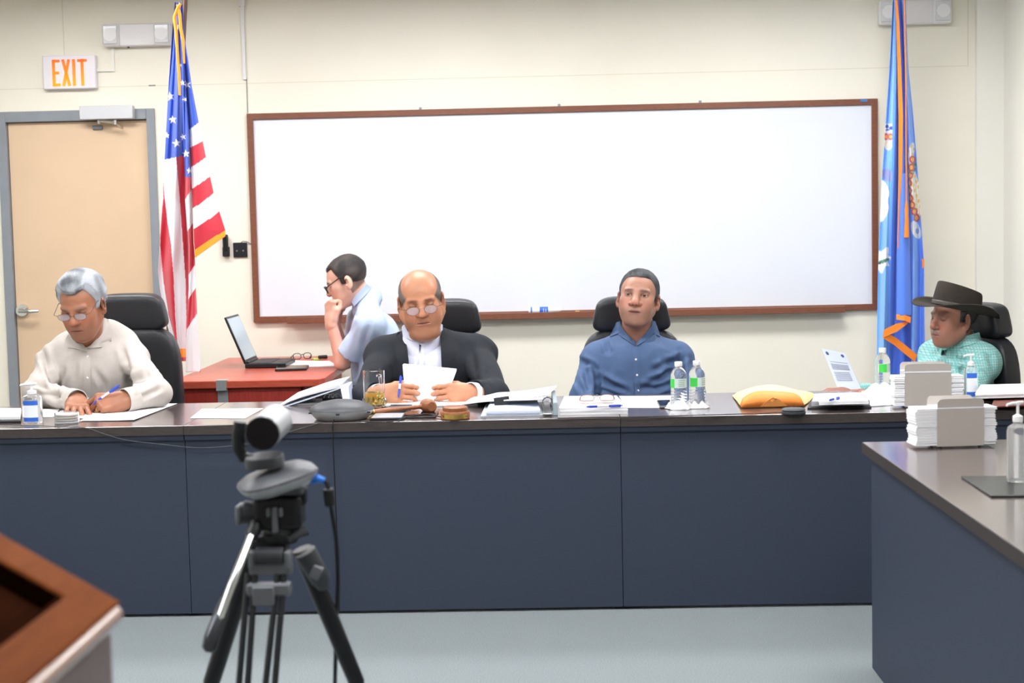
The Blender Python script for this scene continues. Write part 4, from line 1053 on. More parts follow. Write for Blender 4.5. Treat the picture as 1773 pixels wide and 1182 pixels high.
def napkins(holder, n, L, dep, z0, th, group, label, shift):
    first=None; loc=Vector(holder.location); rz=holder.rotation_euler.z; Rz=Matrix.Rotation(rz,3,'Z')
    for k in range(n):
        off=Rz@Vector((shift+RNG.uniform(-.003,.003),RNG.uniform(-.002,.002),z0+k*th))
        if first is None:
            m=MB(); m.bb(-L/2,L/2,-dep/2,dep/2,0,th*.32); m.bb(-L/2,L/2-.002,-dep/2+.001,dep/2,th*.36,th*.62); m.bb(-L/2+.001,L/2,-dep/2,dep/2-.001,th*.66,th*.93)
            m.bb(-L/2,L/2,dep/2-.002,dep/2,0,th*.9)
            first=m.build("napkin",M['napkin'],None,smooth=0,bevel=.0012); o=first
            o.location=loc+off; o.rotation_euler=(0,0,rz)
        else:
            o=first.copy(); COL.objects.link(o); o.location=loc+off; o.rotation_euler=(0,0,rz+RNG.uniform(-.01,.01))
        tag(o,label,"napkin",group)
p=D(1661,775); h2=napkin_holder((p.x,p.y+.05,.75),.10,.152,.158,.096,"taupe steel napkin holder on the right side desk in front")
napkins(h2,14,.262,.088,.009,.0085,"folded napkins in the side desk holder","white folded napkin stacked in the taupe holder on the side desk",-.012)
p=D(1608,706); h1=napkin_holder((p.x,p.y+.05,.75),-.03,.178,.172,.09,"taupe steel napkin holder on the far desk before the man in the hat")
napkins(h1,13,.265,.082,.009,.0088,"folded napkins in the far desk holder","white folded napkin stacked in the taupe holder on the far desk",.005)
# ---- papers, wallet and keys at the far right
t=thing("folder","dark red folder under white papers at the far right desk end","folder",D(1740,690))
stackbox(MB(), [(1694,694),(1790,690),(1785,678),(1702,680)], DZ0, .028, 0, 1).build("cover", mat("maroon_cover",(74,36,42),.5), t, world=True, bevel=.003)
o=thing("paper_stack","white papers on dark red folder at the far right desk end","paper stack",D(1740,690))
stackbox(MB(), [(1690,690),(1790,687),(1780,672),(1700,674)], DZ0+.029, .020, .004, 5).build("sheets", M['paper'], o, world=True, smooth=0)
t=thing("wallet","brown leather wallet lying open at the far right desk end","wallet",D(1740,704))
M['wal']=mat("brown_leather",(112,58,44),.45,bump=.2,bscale=200)
stackbox(MB(), [(1718,706),(1782,703),(1776,694),(1722,696)], DZ0, .014, 0, 1).build("inner_leaf", M['black_matte'], t, world=True, bevel=.003)
stackbox(MB(), [(1716,706),(1782,703),(1776,693),(1720,695)], DZ0+.0145, .006, 0, 1).build("cover", M['wal'], t, world=True, bevel=.002)
t=thing("key_bunch","small steel keys lying left of the brown wallet","keys",D(1706,706))
for k in range(3):
    a=D(1702+4*k,706-k); MB().cyl(a+Vector((0,0,.002)),a+Vector((0,0,.004)),.009,n=14).build("key_bow", M['steel'], t, world=True)
    MB().box(a+Vector((.014,.006,.003)),(.03,.006,.002),Matrix.Rotation(.4,3,'Z')).build("key_blade", M['steel'], t, smooth=0, world=True)
# ---- black mat on the side desk
t=slabthing("desk_mat",[(1716,861),(1830,860),(1800,826),(1664,827)],.006,"black leather mat under the pump bottle on the side desk","mat",mat("mat_black",(46,48,46),.3),bevel=.002)

# ------------------------------------------------------------------ things on the cherry table
D2=lambda x,y,z=.7505: atZ(x,y,z)
b0,b1=D2(424,638),D2(501,633)
w=.33; dep=.235
t=thing("laptop","open black laptop seen from its side on the cherry red table","laptop",((b0.x+b1.x)/2,b0.y+w/2,.75))
x0,x1=b0.x,b1.x; yF=b0.y; 
MB().bb(x0,x1,yF,yF+w,.752,.776).build("base", M['black_plastic'], t, world=True, bevel=.004)
kb=MB().bb(x0+.03,x0+.14,yF+.012,yF+w-.012,.776,.7765).build("keyboard_deck", M['black_matte'], t, world=True, smooth=0)
for i in range(6):
    for j in range(12): MB().bb(x0+.034+i*.0175,x0+.049+i*.0175,yF+.016+j*.025,yF+.037+j*.025,.7765,.779).build("key", M['dgrey_plastic'], kb, world=True, smooth=0)
MB().bb(x0+.165,x0+.205,yF+.11,yF+.21,.776,.7765).build("trackpad", M['dgrey_plastic'], t, world=True, smooth=0)
s0=Vector((x0+.008,yF,.778)); tp_=D2(393,549); tp_=atY(391,549,yF); dv=Vector((tp_.x-s0.x,0,tp_.z-s0.z)); ln=dv.length; dv.normalize(); nv=Vector((dv.z,0,-dv.x))
def lid(mb,a,b,c,d,y0,y1): # a,b along lid, c,d along normal
    vs=[s0+dv*u+nv*v+Vector((0,y,0)) for y in (y0,y1) for u,v in ((a,c),(b,c),(b,d),(a,d))]
    return mb.add(vs,[(0,1,2,3),(7,6,5,4),(0,4,5,1),(1,5,6,2),(2,6,7,3),(3,7,4,0)])
lid(MB(),0,ln,-.012,0,0,w).build("lid", M['black_plastic'], t, world=True, bevel=.003)
lid(MB(),.02,ln-.012,.0,.001,.012,w-.012).build("display", mat("laptop_screen",(150,168,178),.2,emit=(200,214,220),estr=.25), t, world=True, smooth=0)
MB().cyl(s0+Vector((0,.03,.0)),s0+Vector((0,w-.03,.0)),.008).build("hinge", M['black_plastic'], t, world=True)
slabthing("mobile_phone",[(476,643),(531,641),(535,635),(480,636)],.012,"black phone lying on cherry red table in front of the laptop","phone",M['black_plastic'],M['screen'])
sheet([(500,636),(586,634),(570,625),(498,624)],"white sheet on the cherry red table below the leaning man's elbow",None)
c=D2(524,622)+Vector((0,0,.02))
t=thing("eyeglasses","black folded eyeglasses on cherry red table beside the keys","eyeglasses",(c.x,c.y,.75))
glasses_parts(t, Matrix.Translation(c)@Matrix.Rotation(.5,4,'Z')@Matrix.Rotation(-.35,4,'X'), .046,.034,.016,.0022,M['black_plastic'],M['lens'],.09,tz=-.012)
c=D2(543,624)
t=thing("key_bunch","bunch of keys with yellow-green tag on cherry red table","keys",(c.x,c.y,.75))
MB().tube([c+Vector((.014*math.cos(a),.014*math.sin(a),.003)) for a in np.linspace(0,2*PI,15)[:-1]],.0015,6,close=True).build("key_ring", M['steel'], t, world=True)
MB().box(c+Vector((.01,0,.008)),(.03,.03,.012),Matrix.Rotation(.6,3,'Z')).build("tag", mat("lime_tag",(176,190,90),.5), t, world=True, bevel=.003)
for k in range(3): MB().box(c+Vector((.02+.006*k,-.012+.012*k,.003+.002*k)),(.045,.008,.002),Matrix.Rotation(-.5+.5*k,3,'Z')).build("key", M['brass'], t, world=True, smooth=0)
a,b=D2(552,622),D2(566,621)
tag(MB().tube([a+Vector((0,0,.012)),b+Vector((0,0,.012))],.011,14).build("marker_pen", M['black_plastic'], None, bevel=.002), "thick black marker on cherry red table beside the keys", "marker")
# ------------------------------------------------------------------ implicit-surface modelling of bodies and clothes
def sproj(V):
    """photo coordinates of world points (used to shape garments seam by seam)"""
    d = V - np.array(CAM); z = d@np.array(_fw)
    return np.stack([886.5+FPX*(d@np.array(_r))/z, 591-FPX*(d@np.array(_u))/z], 1)
class Fld:
    def __init__(s, lo, hi, h):
        s.h = h; s.lo = np.array(lo, dtype=np.float32)
        s.n = np.ceil((np.array(hi)-np.array(lo))/h).astype(int)+1
        s.ax = [(s.lo[i]+h*np.arange(s.n[i])).astype(np.float32) for i in range(3)]
        s.F = np.full(tuple(s.n), 1.0, dtype=np.float32)
    def like(s):
        g = Fld.__new__(Fld); g.h=s.h; g.lo=s.lo; g.n=s.n; g.ax=s.ax; g.F=np.full(s.F.shape,1.0,dtype=np.float32); return g
    def sl(s, lo, hi):
        out = []
        for i in range(3):
            a = int(np.floor((lo[i]-s.lo[i])/s.h)); b = int(np.ceil((hi[i]-s.lo[i])/s.h))+1
            a = max(0, a); b = min(s.n[i], b)
            if b <= a: return None
            out.append(slice(a, b))
        return tuple(out)
    def pts(s, S):
        return (s.ax[0][S[0]][:,None,None], s.ax[1][S[1]][None,:,None], s.ax[2][S[2]][None,None,:])
    def mixin(s, S, d, k, op):
        F = s.F[S]
        if op == 'u':
            if k > 0:
                h = np.clip(.5+.5*(F-d)/k, 0, 1); s.F[S] = F*(1-h)+d*h-k*h*(1-h)
            else: s.F[S] = np.minimum(F, d)
        else:
            d = -d
            if k > 0:
                h = np.clip(.5-.5*(F-d)/k, 0, 1); s.F[S] = F*(1-h)+d*h+k*h*(1-h)
            else: s.F[S] = np.maximum(F, d)
    def ell(s, c, r, k=.01, R=None, op='u'):
        c = np.array(c, dtype=np.float32); r = np.array(r, dtype=np.float32) if np.ndim(r) else np.array([r]*3, dtype=np.float32)
        m = float(r.max())+k+3*s.h
        S = s.sl(c-m, c+m)
        if S is None: return s
        x, y, z = s.pts(S); x = x-c[0]; y = y-c[1]; z = z-c[2]
        if R is not None:
            R = np.array(R, dtype=np.float32)   # columns: local axes
            u = x*R[0,0]+y*R[1,0]+z*R[2,0]; v = x*R[0,1]+y*R[1,1]+z*R[2,1]; w = x*R[0,2]+y*R[1,2]+z*R[2,2]
        else: u, v, w = x, y, z
        k0 = np.sqrt((u/r[0])**2+(v/r[1])**2+(w/r[2])**2)+1e-6
        k1 = np.sqrt((u/r[0]**2)**2+(v/r[1]**2)**2+(w/r[2]**2)**2)+1e-6
        s.mixin(S, (k0*(k0-1)/k1).astype(np.float32), k, op); return s
    def cone(s, a, b, ra, rb=None, k=.01, op='u', flat=None):
        rb = ra if rb is None else rb
        a = np.array(a, dtype=np.float32); b = np.array(b, dtype=np.float32)
        m = max(ra, rb)+k+3*s.h
        S = s.sl(np.minimum(a,b)-m, np.maximum(a,b)+m)
        if S is None: return s
        x, y, z = s.pts(S); ab = b-a; L2 = float(ab@ab)+1e-9
        t = np.clip(((x-a[0])*ab[0]+(y-a[1])*ab[1]+(z-a[2])*ab[2])/L2, 0, 1)
        dx = x-a[0]-t*ab[0]; dy = y-a[1]-t*ab[1]; dz = z-a[2]-t*ab[2]
        d = np.sqrt(dx*dx+dy*dy+dz*dz)-(ra+(rb-ra)*t)
        s.mixin(S, d.astype(np.float32), k, op); return s
    def chain(s, pts, rs, k=.01, op='u'):
        for i in range(len(pts)-1): s.cone(pts[i], pts[i+1], rs[i], rs[i+1], k, op)
        return s
    def half(s, p, n):
        """keep the side of the plane that n points away from"""
        n = np.array(n, dtype=np.float32); n = n/np.linalg.norm(n); x, y, z = s.pts((slice(None),)*3)
        d = (x-p[0])*n[0]+(y-p[1])*n[1]+(z-p[2])*n[2]
        s.F = np.maximum(s.F, d.astype(np.float32)); return s
    def cutend(s, p, d, r):
        p = np.array(p); d = np.array(d)/np.linalg.norm(d); S = s.sl(p-r, p+r); x, y, z = s.pts(S)
        q = (x-p[0])*d[0]+(y-p[1])*d[1]+(z-p[2])*d[2]; R = np.sqrt((x-p[0])**2+(y-p[1])**2+(z-p[2])**2)
        s.F[S] = np.where(R < r, np.maximum(s.F[S], q), s.F[S]).astype(np.float32); return s
    def wave(s, amp, seed, lo=8, hi=26, n=9, sq=(1,1,1), mask=None):
        r = np.random.default_rng(seed); S = (slice(None),)*3; x, y, z = s.pts(S)
        A = 0
        for i in range(n):
            v = r.normal(size=3)*np.array(sq); v = v/np.linalg.norm(v)*r.uniform(lo,hi)*2
            A = A + np.sin(x*v[0]+y*v[1]+z*v[2]+r.uniform(0,6.28)).astype(np.float32)
        A = A/ n**.5
        s.F = s.F + amp*(np.abs(A)-.6); return s
    def mesh(s):
        F = s.F; nx, ny, nz = F.shape; I = F < 0
        cs = np.zeros((nx-1,ny-1,nz-1), dtype=np.uint8)
        for dx in (0,1):
            for dy in (0,1):
                for dz in (0,1): cs += I[dx:nx-1+dx, dy:ny-1+dy, dz:nz-1+dz]
        act = (cs > 0) & (cs < 8); idx = np.argwhere(act)
        ids = np.full(act.shape, -1, dtype=np.int64); ids[act] = np.arange(len(idx))
        acc = np.zeros((len(idx),3)); cnt = np.zeros(len(idx))
        i, j, k = idx.T
        cor = [(a,b,c) for a in (0,1) for b in (0,1) for c in (0,1)]
        for A in cor:
            for ax in range(3):
                if A[ax]: continue
                B = list(A); B[ax] = 1
                fa = F[i+A[0],j+A[1],k+A[2]]; fb = F[i+B[0],j+B[1],k+B[2]]
                m = (fa < 0) != (fb < 0)
                t = np.where(m, fa/np.where(fa-fb == 0, 1, fa-fb), 0)
                p = np.array(A, dtype=float)[None,:].repeat(len(idx),0); p[:,ax] += t
                acc[m] += p[m]; cnt[m] += 1
        V = s.lo + s.h*(idx + acc/np.maximum(cnt,1)[:,None])
        Q = []
        for ax in range(3):
            o = [a for a in range(3) if a != ax]
            a0 = [slice(0,None)]*3; a1 = [slice(0,None)]*3
            sl0 = [slice(1,-1)]*3; sl0[ax] = slice(0,-1); sl1 = list(sl0); sl1[ax] = slice(1,None)
            A, B = I[tuple(sl0)], I[tuple(sl1)]
            e = np.argwhere(A != B)
            if not len(e): continue
            flip = A[tuple(e.T)]
            base = e.copy(); base[:,o[0]] += 1; base[:,o[1]] += 1
            q = []
            for d0, d1 in ((-1,-1),(0,-1),(0,0),(-1,0)):
                c = base.copy(); c[:,o[0]] += d0; c[:,o[1]] += d1
                q.append(ids[c[:,0],c[:,1],c[:,2]])
            q = np.stack(q,1); q = q[(q>=0).all(1)] if False else q
            if ax == 1: flip = ~flip
            q[~flip] = q[~flip][:,::-1]; Q.append(q)
        Q = np.concatenate(Q) if Q else np.zeros((0,4),int)
        Q = Q[(Q>=0).all(1)]
        return V, Q
def normals(V, Q):
    n = np.cross(V[Q[:,2]]-V[Q[:,0]], V[Q[:,3]]-V[Q[:,1]]); N = np.zeros_like(V)
    for c in range(4): np.add.at(N, Q[:,c], n)
    return N/np.maximum(np.linalg.norm(N,axis=1),1e-9)[:,None]
def relax(V, Q, it=1, lam=.5):
    for _ in range(it):
        A = np.zeros_like(V); C = np.zeros(len(V))
        for a in range(4):
            b = (a+1)%4
            np.add.at(A, Q[:,a], V[Q[:,b]]); np.add.at(C, Q[:,a], 1); np.add.at(A, Q[:,b], V[Q[:,a]]); np.add.at(C, Q[:,b], 1)
        V = V*(1-lam)+lam*A/np.maximum(C,1)[:,None]
    return V
def xf(Mx, V): A = np.array(Mx); return V@A[:3,:3].T + A[:3,3]
def nmesh(name, V, Q, m, parent=None, loc=None, col=None, solid=0.0, smooth=True):
    off = np.array(OFF[parent.name]) if parent is not None else np.array(loc if loc is not None else (0,0,0))
    me = bpy.data.meshes.new(name); W = (V-off).astype(np.float32)
    me.vertices.add(len(W)); me.vertices.foreach_set("co", W.ravel())
    me.loops.add(Q.size); me.loops.foreach_set("vertex_index", Q.ravel().astype(np.int32))
    me.polygons.add(len(Q)); me.polygons.foreach_set("loop_start", np.arange(0,Q.size,4,dtype=np.int32)); 
    me.polygons.foreach_set("use_smooth", np.ones(len(Q),dtype=bool))
    me.update(calc_edges=True); me.validate()
    if col is not None:
        ca = me.color_attributes.new("Col","FLOAT_COLOR","POINT"); C = np.ones((len(W),4),dtype=np.float32); C[:,:3] = col
        ca.data.foreach_set("color", C.ravel())
    me.materials.append(m)
    o = put(bpy.data.objects.new(name, me), parent, (0,0,0) if parent is not None else tuple(off))
    if solid:
        sm = o.modifiers.new("Solidify","SOLIDIFY"); sm.thickness = solid; sm.offset = -1
    return o
L_ = lambda c: np.array(lin(c))
def smooth01(x, a, b): t = np.clip((x-a)/(b-a),0,1); return t*t*(3-2*t)
def noise3(P, f, seed, n=7):
    r = np.random.default_rng(seed); A = 0
    for i in range(n):
        v = r.normal(size=3); v = v/np.linalg.norm(v)*f*r.uniform(.5,1.6); A = A+np.sin(P@v+r.uniform(0,6.28))
    return A/n**.5

# ---- head: local frame, face toward -y, z up, metres for a 0.235 m head
def head_mesh(p):
    """p: parameters of one face"""
    w = p.get('wide',1.0); jaw = p.get('jaw',1.0); nose = p.get('nose',1.0); h = .0023
    F = Fld((-.115,-.145,-.24), (.115,.135,.14), h)
    F.ell((0,.018,.042), (.0735*w,.094,.083), 0)
    F.ell((0,-.02,.03), (.066*w,.072,.07), .02)                              # forehead
    F.ell((0,-.03,-.035), (.056*w,.062,.082), .03)                           # mid face
    for s in (-1,1):
        F.cone((s*.0475*w*jaw,.0,-.045), (s*.026*jaw,-.062,-.092), .024*jaw, .02*jaw, .03)   # jaw line
        F.ell((s*.042*w,-.057,-.012), (.025,.024,.022), .025)                 # cheek bone
        F.ell((s*.034*w*(.5+.5*jaw),-.060,-.046), (.024*(.5+.5*jaw),.025,.03), .025)         # cheek
    F.ell((0,-.074,-.097), (.024*jaw,.02,.019), .018)                        # chin
    if p.get('double'): F.ell((0,-.045,-.118), (.05*jaw,.045,.03), .025); 
    for s in (-1,1):
        F.ell((s*0.0335,-.094,.013), (.0185,.016,.0125), .010, op='s')        # eye socket
        F.cone((s*.012,-.0865,.0285), (s*.046,-.077,.0305), .0075, .006, .014) # brow
    F.cone((0,-.084,.022), (0,-.104,-.012), .0075*nose, .0105*nose, .012)    # nose bridge
    F.ell((0,-.107,-.021), (.0135*nose,.0125*nose,.0115*nose), .008)
    for s in (-1,1): F.ell((s*.0125*nose,-.097,-.024), (.0092*nose,.0105,.0085), .005)
    for s in (-1,1): F.ell((s*.0075*nose,-.103,-.034), (.0042,.006,.004), .003, op='s')
    for s in (-1,1): F.ell((s*0.0335,-.0735,.0125), (.0155,.0135,.0125), .003)   # eyeball with lids
    for s in (-1,1): F.cone((s*.0175,-.083,.0195), (s*.044,-.078,.0195), .0042, .0036, .004)   # upper lid fold
    op = p.get('open',0)
    F.ell((0,-.079,-.059), (.030,.016,.021), .028)                           # mouth mound
    F.cone((-.017,-.0925,-.0535), (.017,-.0925,-.0535), .0048, .0048, .006); F.cone((-.014,-.092,-.0655), (.014,-.092,-.0655), .0062, .0062, .006)
    F.cone((-.0235,-.0955,-.0604), (0,-.1025,-.0592), .0016, .0026+op*.0012, .002, op='s'); F.cone((.0235,-.0955,-.0604), (0,-.1025,-.0592), .0016, .0026+op*.0012, .002, op='s')
    if p.get('moustache'): F.ell((0,-.096,-.043), (.024,.007,.0065), .006)
    for s in (-1,1):                                                         # ears
        R = np.array(Matrix.Rotation(s*.42,3,'Z') @ Matrix.Rotation(-.12,3,'X'))
        F.ell((s*.079*w,.012,-.002), (.0085,.0215,.0335), .008, R)
        F.ell((s*.0835*w,.004,.001), (.006,.0115,.018), .004, R, 's')
        F.ell((s*.0775*w,.002,-.029), (.0085,.0095,.0105), .006)
    if p.get('frown'):
        for x in (-.0045,.003): F.cone((x,-.108,.030), (x*1.2,-.1,.05), .0045, .004, .004, 's')
    nb = p['neck']                                                            # neck base in head space
    F.chain([(0,.025,-.03), (nb[0]*.5,(nb[1]+.03)*.5,-.1), nb], [.052*p.get('nk',1), .053*p.get('nk',1), .062*p.get('nk',1)], .025)
    V, Q = F.mesh(); V = relax(V, Q, 1, .4)
    # colour of skin, lips, brows, eyes; shade in creases and nostrils painted darker
    x, y, z = V.T; N = normals(V, Q); skin = L_(p['skin']); C = np.tile(skin, (len(V),1))
    C *= (1+.05*noise3(V, 160, 3)+.05*noise3(V, 60, 5))[:,None]
    def blend(m, c): 
        nonlocal C
        m = np.clip(m,0,1)[:,None]; C = C*(1-m)+L_(c)*m
    front = smooth01(-y, .05, .07)
    red = np.exp(-(((np.abs(x)-.038)/.02)**2+((z+.022)/.018)**2))*front; blend(red*.35, p.get('red',(196,112,90)))
    blend(.4*np.exp(-((x/.014)**2+((z+.022)/.012)**2))*front, p.get('red',(196,112,90)))
    nl = np.abs(x)-(.0195+.42*np.clip(-.024-z,0,.05)); blend(p.get('fold',.24)*np.exp(-(nl/.0022)**2)*smooth01(-z,.022,.03)*(1-smooth01(-z,.058,.066))*front, p.get('foldc',(122,74,58)))
    lip = np.exp(-((x/.0245)**4+((z+.0595)/.0105)**4))*front; blend(lip*.75, p.get('lip',(158,92,84)))
    mouth = np.exp(-((x/.022)**4+((z+.0593+.06*np.maximum(0,np.abs(x)-.012)**1)/(.0022+op*.0022))**2))*front; blend(mouth*.9, (66,32,30))
    if p.get('stubble'): blend(p['stubble']*smooth01(-z,.035,.055)*smooth01(-y,.0,.04)*(1-lip), (112,92,84))
    if p.get('moustache'): blend(.7*np.exp(-((x/.025)**4+((z+.044)/.007)**4))*front, p['moustache'])
    by = .0315+.0*x
    brow = np.exp(-(((np.abs(x)-.030)/.018)**4+((z-by+ .15*np.maximum(0,np.abs(x)-.036))/.0056)**2))*front; blend(brow*min(1,1.3*p.get('browk',.75)), p.get('brow',(50,42,40)))
    for s in (-1,1):
        ex, ez = x-s*0.0335, z-.0118
        if p.get('eyes','open') == 'open':
            al = (ez < .0040*(1-(ex/.0135)**2)) & (ez > -.0036*(1-(ex/.0135)**2)) & (np.abs(ex) < .0135) & (y < -.07)
            blend(al*.9, (190,172,164))
            ir = (np.hypot(ex-p.get('gaze',0), ez-.0008) < .0062) & al; blend(ir*1.0, (40,26,22))
            lash = np.exp(-((ez-.0046*(1-(ex/.0150)**2))/.0017)**2)*(np.abs(ex)<.0155)*(y<-.066); blend(lash*.85, (48,34,30)); crs = np.exp(-((ez-.0095*(1-(ex/.021)**2))/.0016)**2)*(np.abs(ex)<.018)*(y<-.066); blend(crs*.35,(96,62,50)); bag = np.exp(-((ez+.0075*(1-(ex/.02)**2))/.0018)**2)*(np.abs(ex)<.016)*(y<-.066); blend(bag*.3,(120,78,64))
        else:
            lash = np.exp(-((ez+.0035-.06*0-(ex/.0145)**2*.002)/.0019)**2)*(np.abs(ex)<.0145)*(y<-.066); blend(lash*.8, (58,40,36))
    nost = np.exp(-(((np.abs(x)-.0075)/.0045)**2+((z+.032)/.003)**2))*(y<-.094); blend(nost*.75, (60,34,30))
    if p.get('kind'):
        g = hair_open(p, p['kind'], (x,y,z)); blend(p.get('rootk',.75)*np.clip((g+.004)/.010,0,1)*(z>-.06)*(np.abs(x)<.0785*w), p['hair'])
    return V, Q, C
def ellf(G, c, r):
    x, y, z = G; u, v, w = (x-c[0]), (y-c[1]), (z-c[2])
    k0 = np.sqrt((u/r[0])**2+(v/r[1])**2+(w/r[2])**2)+1e-6; k1 = np.sqrt((u/r[0]**2)**2+(v/r[1]**2)**2+(w/r[2]**2)**2)+1e-6
    return k0*(k0-1)/k1
def hair_open(p, kind, G):
    """distance outside the bare part of the head (positive where hair grows)"""
    w = p.get('wide',1.0); x, y, z = G
    if kind in ('swept','short'):
        zt = p.get('zt',.084)+p.get('recede',.0)*(np.abs(x)/.05)**2
        g = np.maximum(y+.026+.35*np.maximum(0,z-.03), (z-zt)*.8)
    elif kind == 'bald': g = np.minimum(ellf(G,(0,-.060,.10),(.0745*w,.135,.082)), ellf(G,(0,-.115,-.01),(.076*w,.095,.10)))
    else: g = y+.021+.0*z+.0*x
    for s in (-1,1):
        g = np.minimum(g, ellf(G,(s*.088*w,-.034,-.040),(.034,.034,.050)))
        g = np.minimum(g, ellf(G,(s*.086*w,.010,-.010),(.018,.020,.036)))
    g = np.minimum(g, (z+.056)-.42*(y-.03)); g = np.minimum(g, np.where(y < .006, z+p.get('burn',.006), 1.0))
    return g
def hair_mesh(p, kind):
    w = p.get('wide',1.0); F = Fld((-.11,-.13,-.10), (.11,.14,.17), .0025); t = p.get('hairt',.008)
    F.ell((0,.018,.042), (.0735*w,.094,.083), 0); F.ell((0,-.02,.03), (.066*w,.072,.07), .02)
    G = F.pts((slice(None),)*3); g = hair_open(p, kind, G)
    th = t*np.clip(g/(.016 if kind != 'bald' else .02),0,1)**.7
    if kind == 'swept': th = th*(1+.55*np.exp(-((G[2]-.11)/.045)**2)*np.exp(-((G[1]+.02)/.07)**2))
    if kind == 'short': th = th*(.55+.6*np.clip((G[2]-.01)/.09,0,1))
    F.F = np.where(g > 0, F.F-th-.0006, .02).astype(np.float32)
    if kind == 'back': F.half((0,0,.045),(0,0,1))
    V, Q = F.mesh(); N = normals(V, Q)
    st = np.array([1.0,.35,.45])
    d = noise3(V*st, 330, 8, 12)*.0007*min(1,t/.006) + noise3(V*st, 130, 9)*(.0016 if kind == 'swept' else .0004)
    V = V+N*d[:,None]
    a, b = L_(p['hair']), L_(p.get('hair2', p['hair']))
    def shade(X): 
        m = np.clip(.5+.45*noise3(X*st, 190, 4, 9)+.4*noise3(X, 45, 14),0,1)
        if kind == 'swept': m = np.clip(m+.5*np.exp(-((np.abs(X[:,0])-.06)/.02)**2)-.35*np.exp(-(X[:,0]/.03)**2-((X[:,2]-.10)/.04)**2),0,1)
        return m[:,None]
    m = shade(V); C = a*(1-m)+b*m
    # short strands that break the outline, combed back and down
    r = np.random.default_rng(6); n = p.get('strands',2600); L = p.get('strandl',.012)
    gi = hair_open(p, kind, (V[:,0],V[:,1],V[:,2])); ok = np.where((gi > .007)&(N[:,2] > -.6))[0]; ix = r.choice(ok, n)
    c = np.array((0,1.0,-.15)) if kind == 'swept' else np.array((0,.35,-.75)) if kind != 'short' else np.array((0,-.25,-.35))
    D = c+r.normal(0,.28,(n,3)); D = D-N[ix]*(D*N[ix]).sum(1)[:,None]; D /= np.linalg.norm(D,axis=1)[:,None]
    S_ = np.cross(D,N[ix]); ln = L*r.uniform(.6,1.3,n)[:,None]; wd_ = .0007; pv=[]; pq=[]
    lift = p.get('lift',.04)
    for k,(f,up) in enumerate(((0,-.001),(.5,lift*L*1.4),(1.0,lift*L*2.2))):
        ctr = V[ix]+D*ln*f+N[ix]*(up*r.uniform(.5,1.5,n))[:,None]
        pv += [ctr-S_*wd_*(1.1-k*.4), ctr+S_*wd_*(1.1-k*.4)]
    base = np.arange(n)
    for k in range(2): pq.append(np.stack([base+2*k*n, base+(2*k+1)*n, base+(2*k+3)*n, base+(2*k+2)*n],1))
    tone = np.clip(shade(V[ix])+r.normal(0,.14,(n,1)),0,1); tc_ = a*(1-tone)+b*tone
    VV = np.concatenate([V]+pv); QQ = np.concatenate([Q]+[q+len(V) for q in pq]); CC = np.concatenate([C]+[tc_]*6)
    return VV, QQ, CC

# ---- hand: right hand, wrist at the origin, fingers along +x, back of the hand +z, thumb on +y
def hand_mesh(fing, thumb, skin, arm=None, h=.0024, scale=1.0, nail=(222,176,160)):
    """fing: four (spread, mcp, pip, dip) in degrees; thumb: (dir1, dir2, dir3) vectors"""
    F = Fld((-.07,-.085,-.12), (.21,.11,.09), h)
    ys = [.031,.0105,-.0105,-.030]; kx = [.090,.094,.089,.080]; R0 = [.0098,.0102,.0097,.0086]
    Ls = [(.044,.026,.021),(.048,.030,.022),(.044,.028,.022),(.035,.021,.019)]
    F.chain([(-.030,0,0),(-.01,0,0),(.012,0,0)], [.0245,.0245,.024], .01)
    for y in (-.012,.012): F.cone((-.02,y,0),(.02,y*1.5,0),.021,.018,.015)
    for i in range(4): F.cone((.012,ys[i]*.62,.0), (kx[i],ys[i],.001), .0165, .0118, .014)
    F.ell((.05,.0,-.008), (.042,.036,.013), .014)
    F.cone((.014,.018,-.010), (.052,.036,-.012), .0175, .013, .014)
    F.ell((.036,-.026,-.011), (.03,.014,.014), .012)
    tips = []
    for i in range(4):
        sp, a1, a2, a3 = [math.radians(q) for q in fing[i]]
        p = np.array((kx[i],ys[i],.0)); ang = 0; pts = [p]
        for L, a in zip(Ls[i], (a1,a2,a3)):
            ang += a; d = np.array((math.cos(sp)*math.cos(ang), math.sin(sp)*math.cos(ang), -math.sin(ang)))
            p = p+d*L; pts.append(p)
        r = R0[i]; G = F.like()
        G.chain(pts, [r*1.06, r*.95, r*.86, r*.74], .003)
        G.ell(pts[1], (r*1.04,)*3, .003); G.ell(pts[2], (r*.93,)*3, .003)
        nb = np.array((-math.cos(sp)*math.sin(ang)*0, 0, 0))
        up = np.array((math.cos(sp)*math.sin(ang), math.sin(sp)*math.sin(ang), math.cos(ang)))
        tips.append((pts[3]-(pts[3]-pts[2])*.15+up*r*.62, r))
        k = .0022; hh = np.clip(.5+.5*(F.F-G.F)/k,0,1); F.F = F.F*(1-hh)+G.F*hh-k*hh*(1-hh)
        F.ell(pts[0], (r*1.15,)*3, .008)
    b = np.array((.030,.026,-.012)); p = b; pts = [b]
    for d, L in zip(thumb, (.036,.034,.028)):
        d = np.array(d,dtype=float); d /= np.linalg.norm(d); p = p+d*L; pts.append(p)
    F.chain(pts, [.0155,.0122,.0108,.0086], .006)
    V, Q = F.mesh(); V = relax(V, Q, 1, .3)
    C = np.tile(L_(skin),(len(V),1))*(1+.05*noise3(V,140,2)+.04*noise3(V,50,6))[:,None]
    N = normals(V,Q)
    for t, r in tips:
        m = np.clip(1.3-np.linalg.norm(V-t,axis=1)/(r*.75),0,1)[:,None]*.7; C = C*(1-m)+L_(nail)*m
    kn = np.clip(-N[:,2],0,1)[:,None]*.25; C = C*(1-kn)+L_((226,170,148))*kn
    return V*scale, Q, C
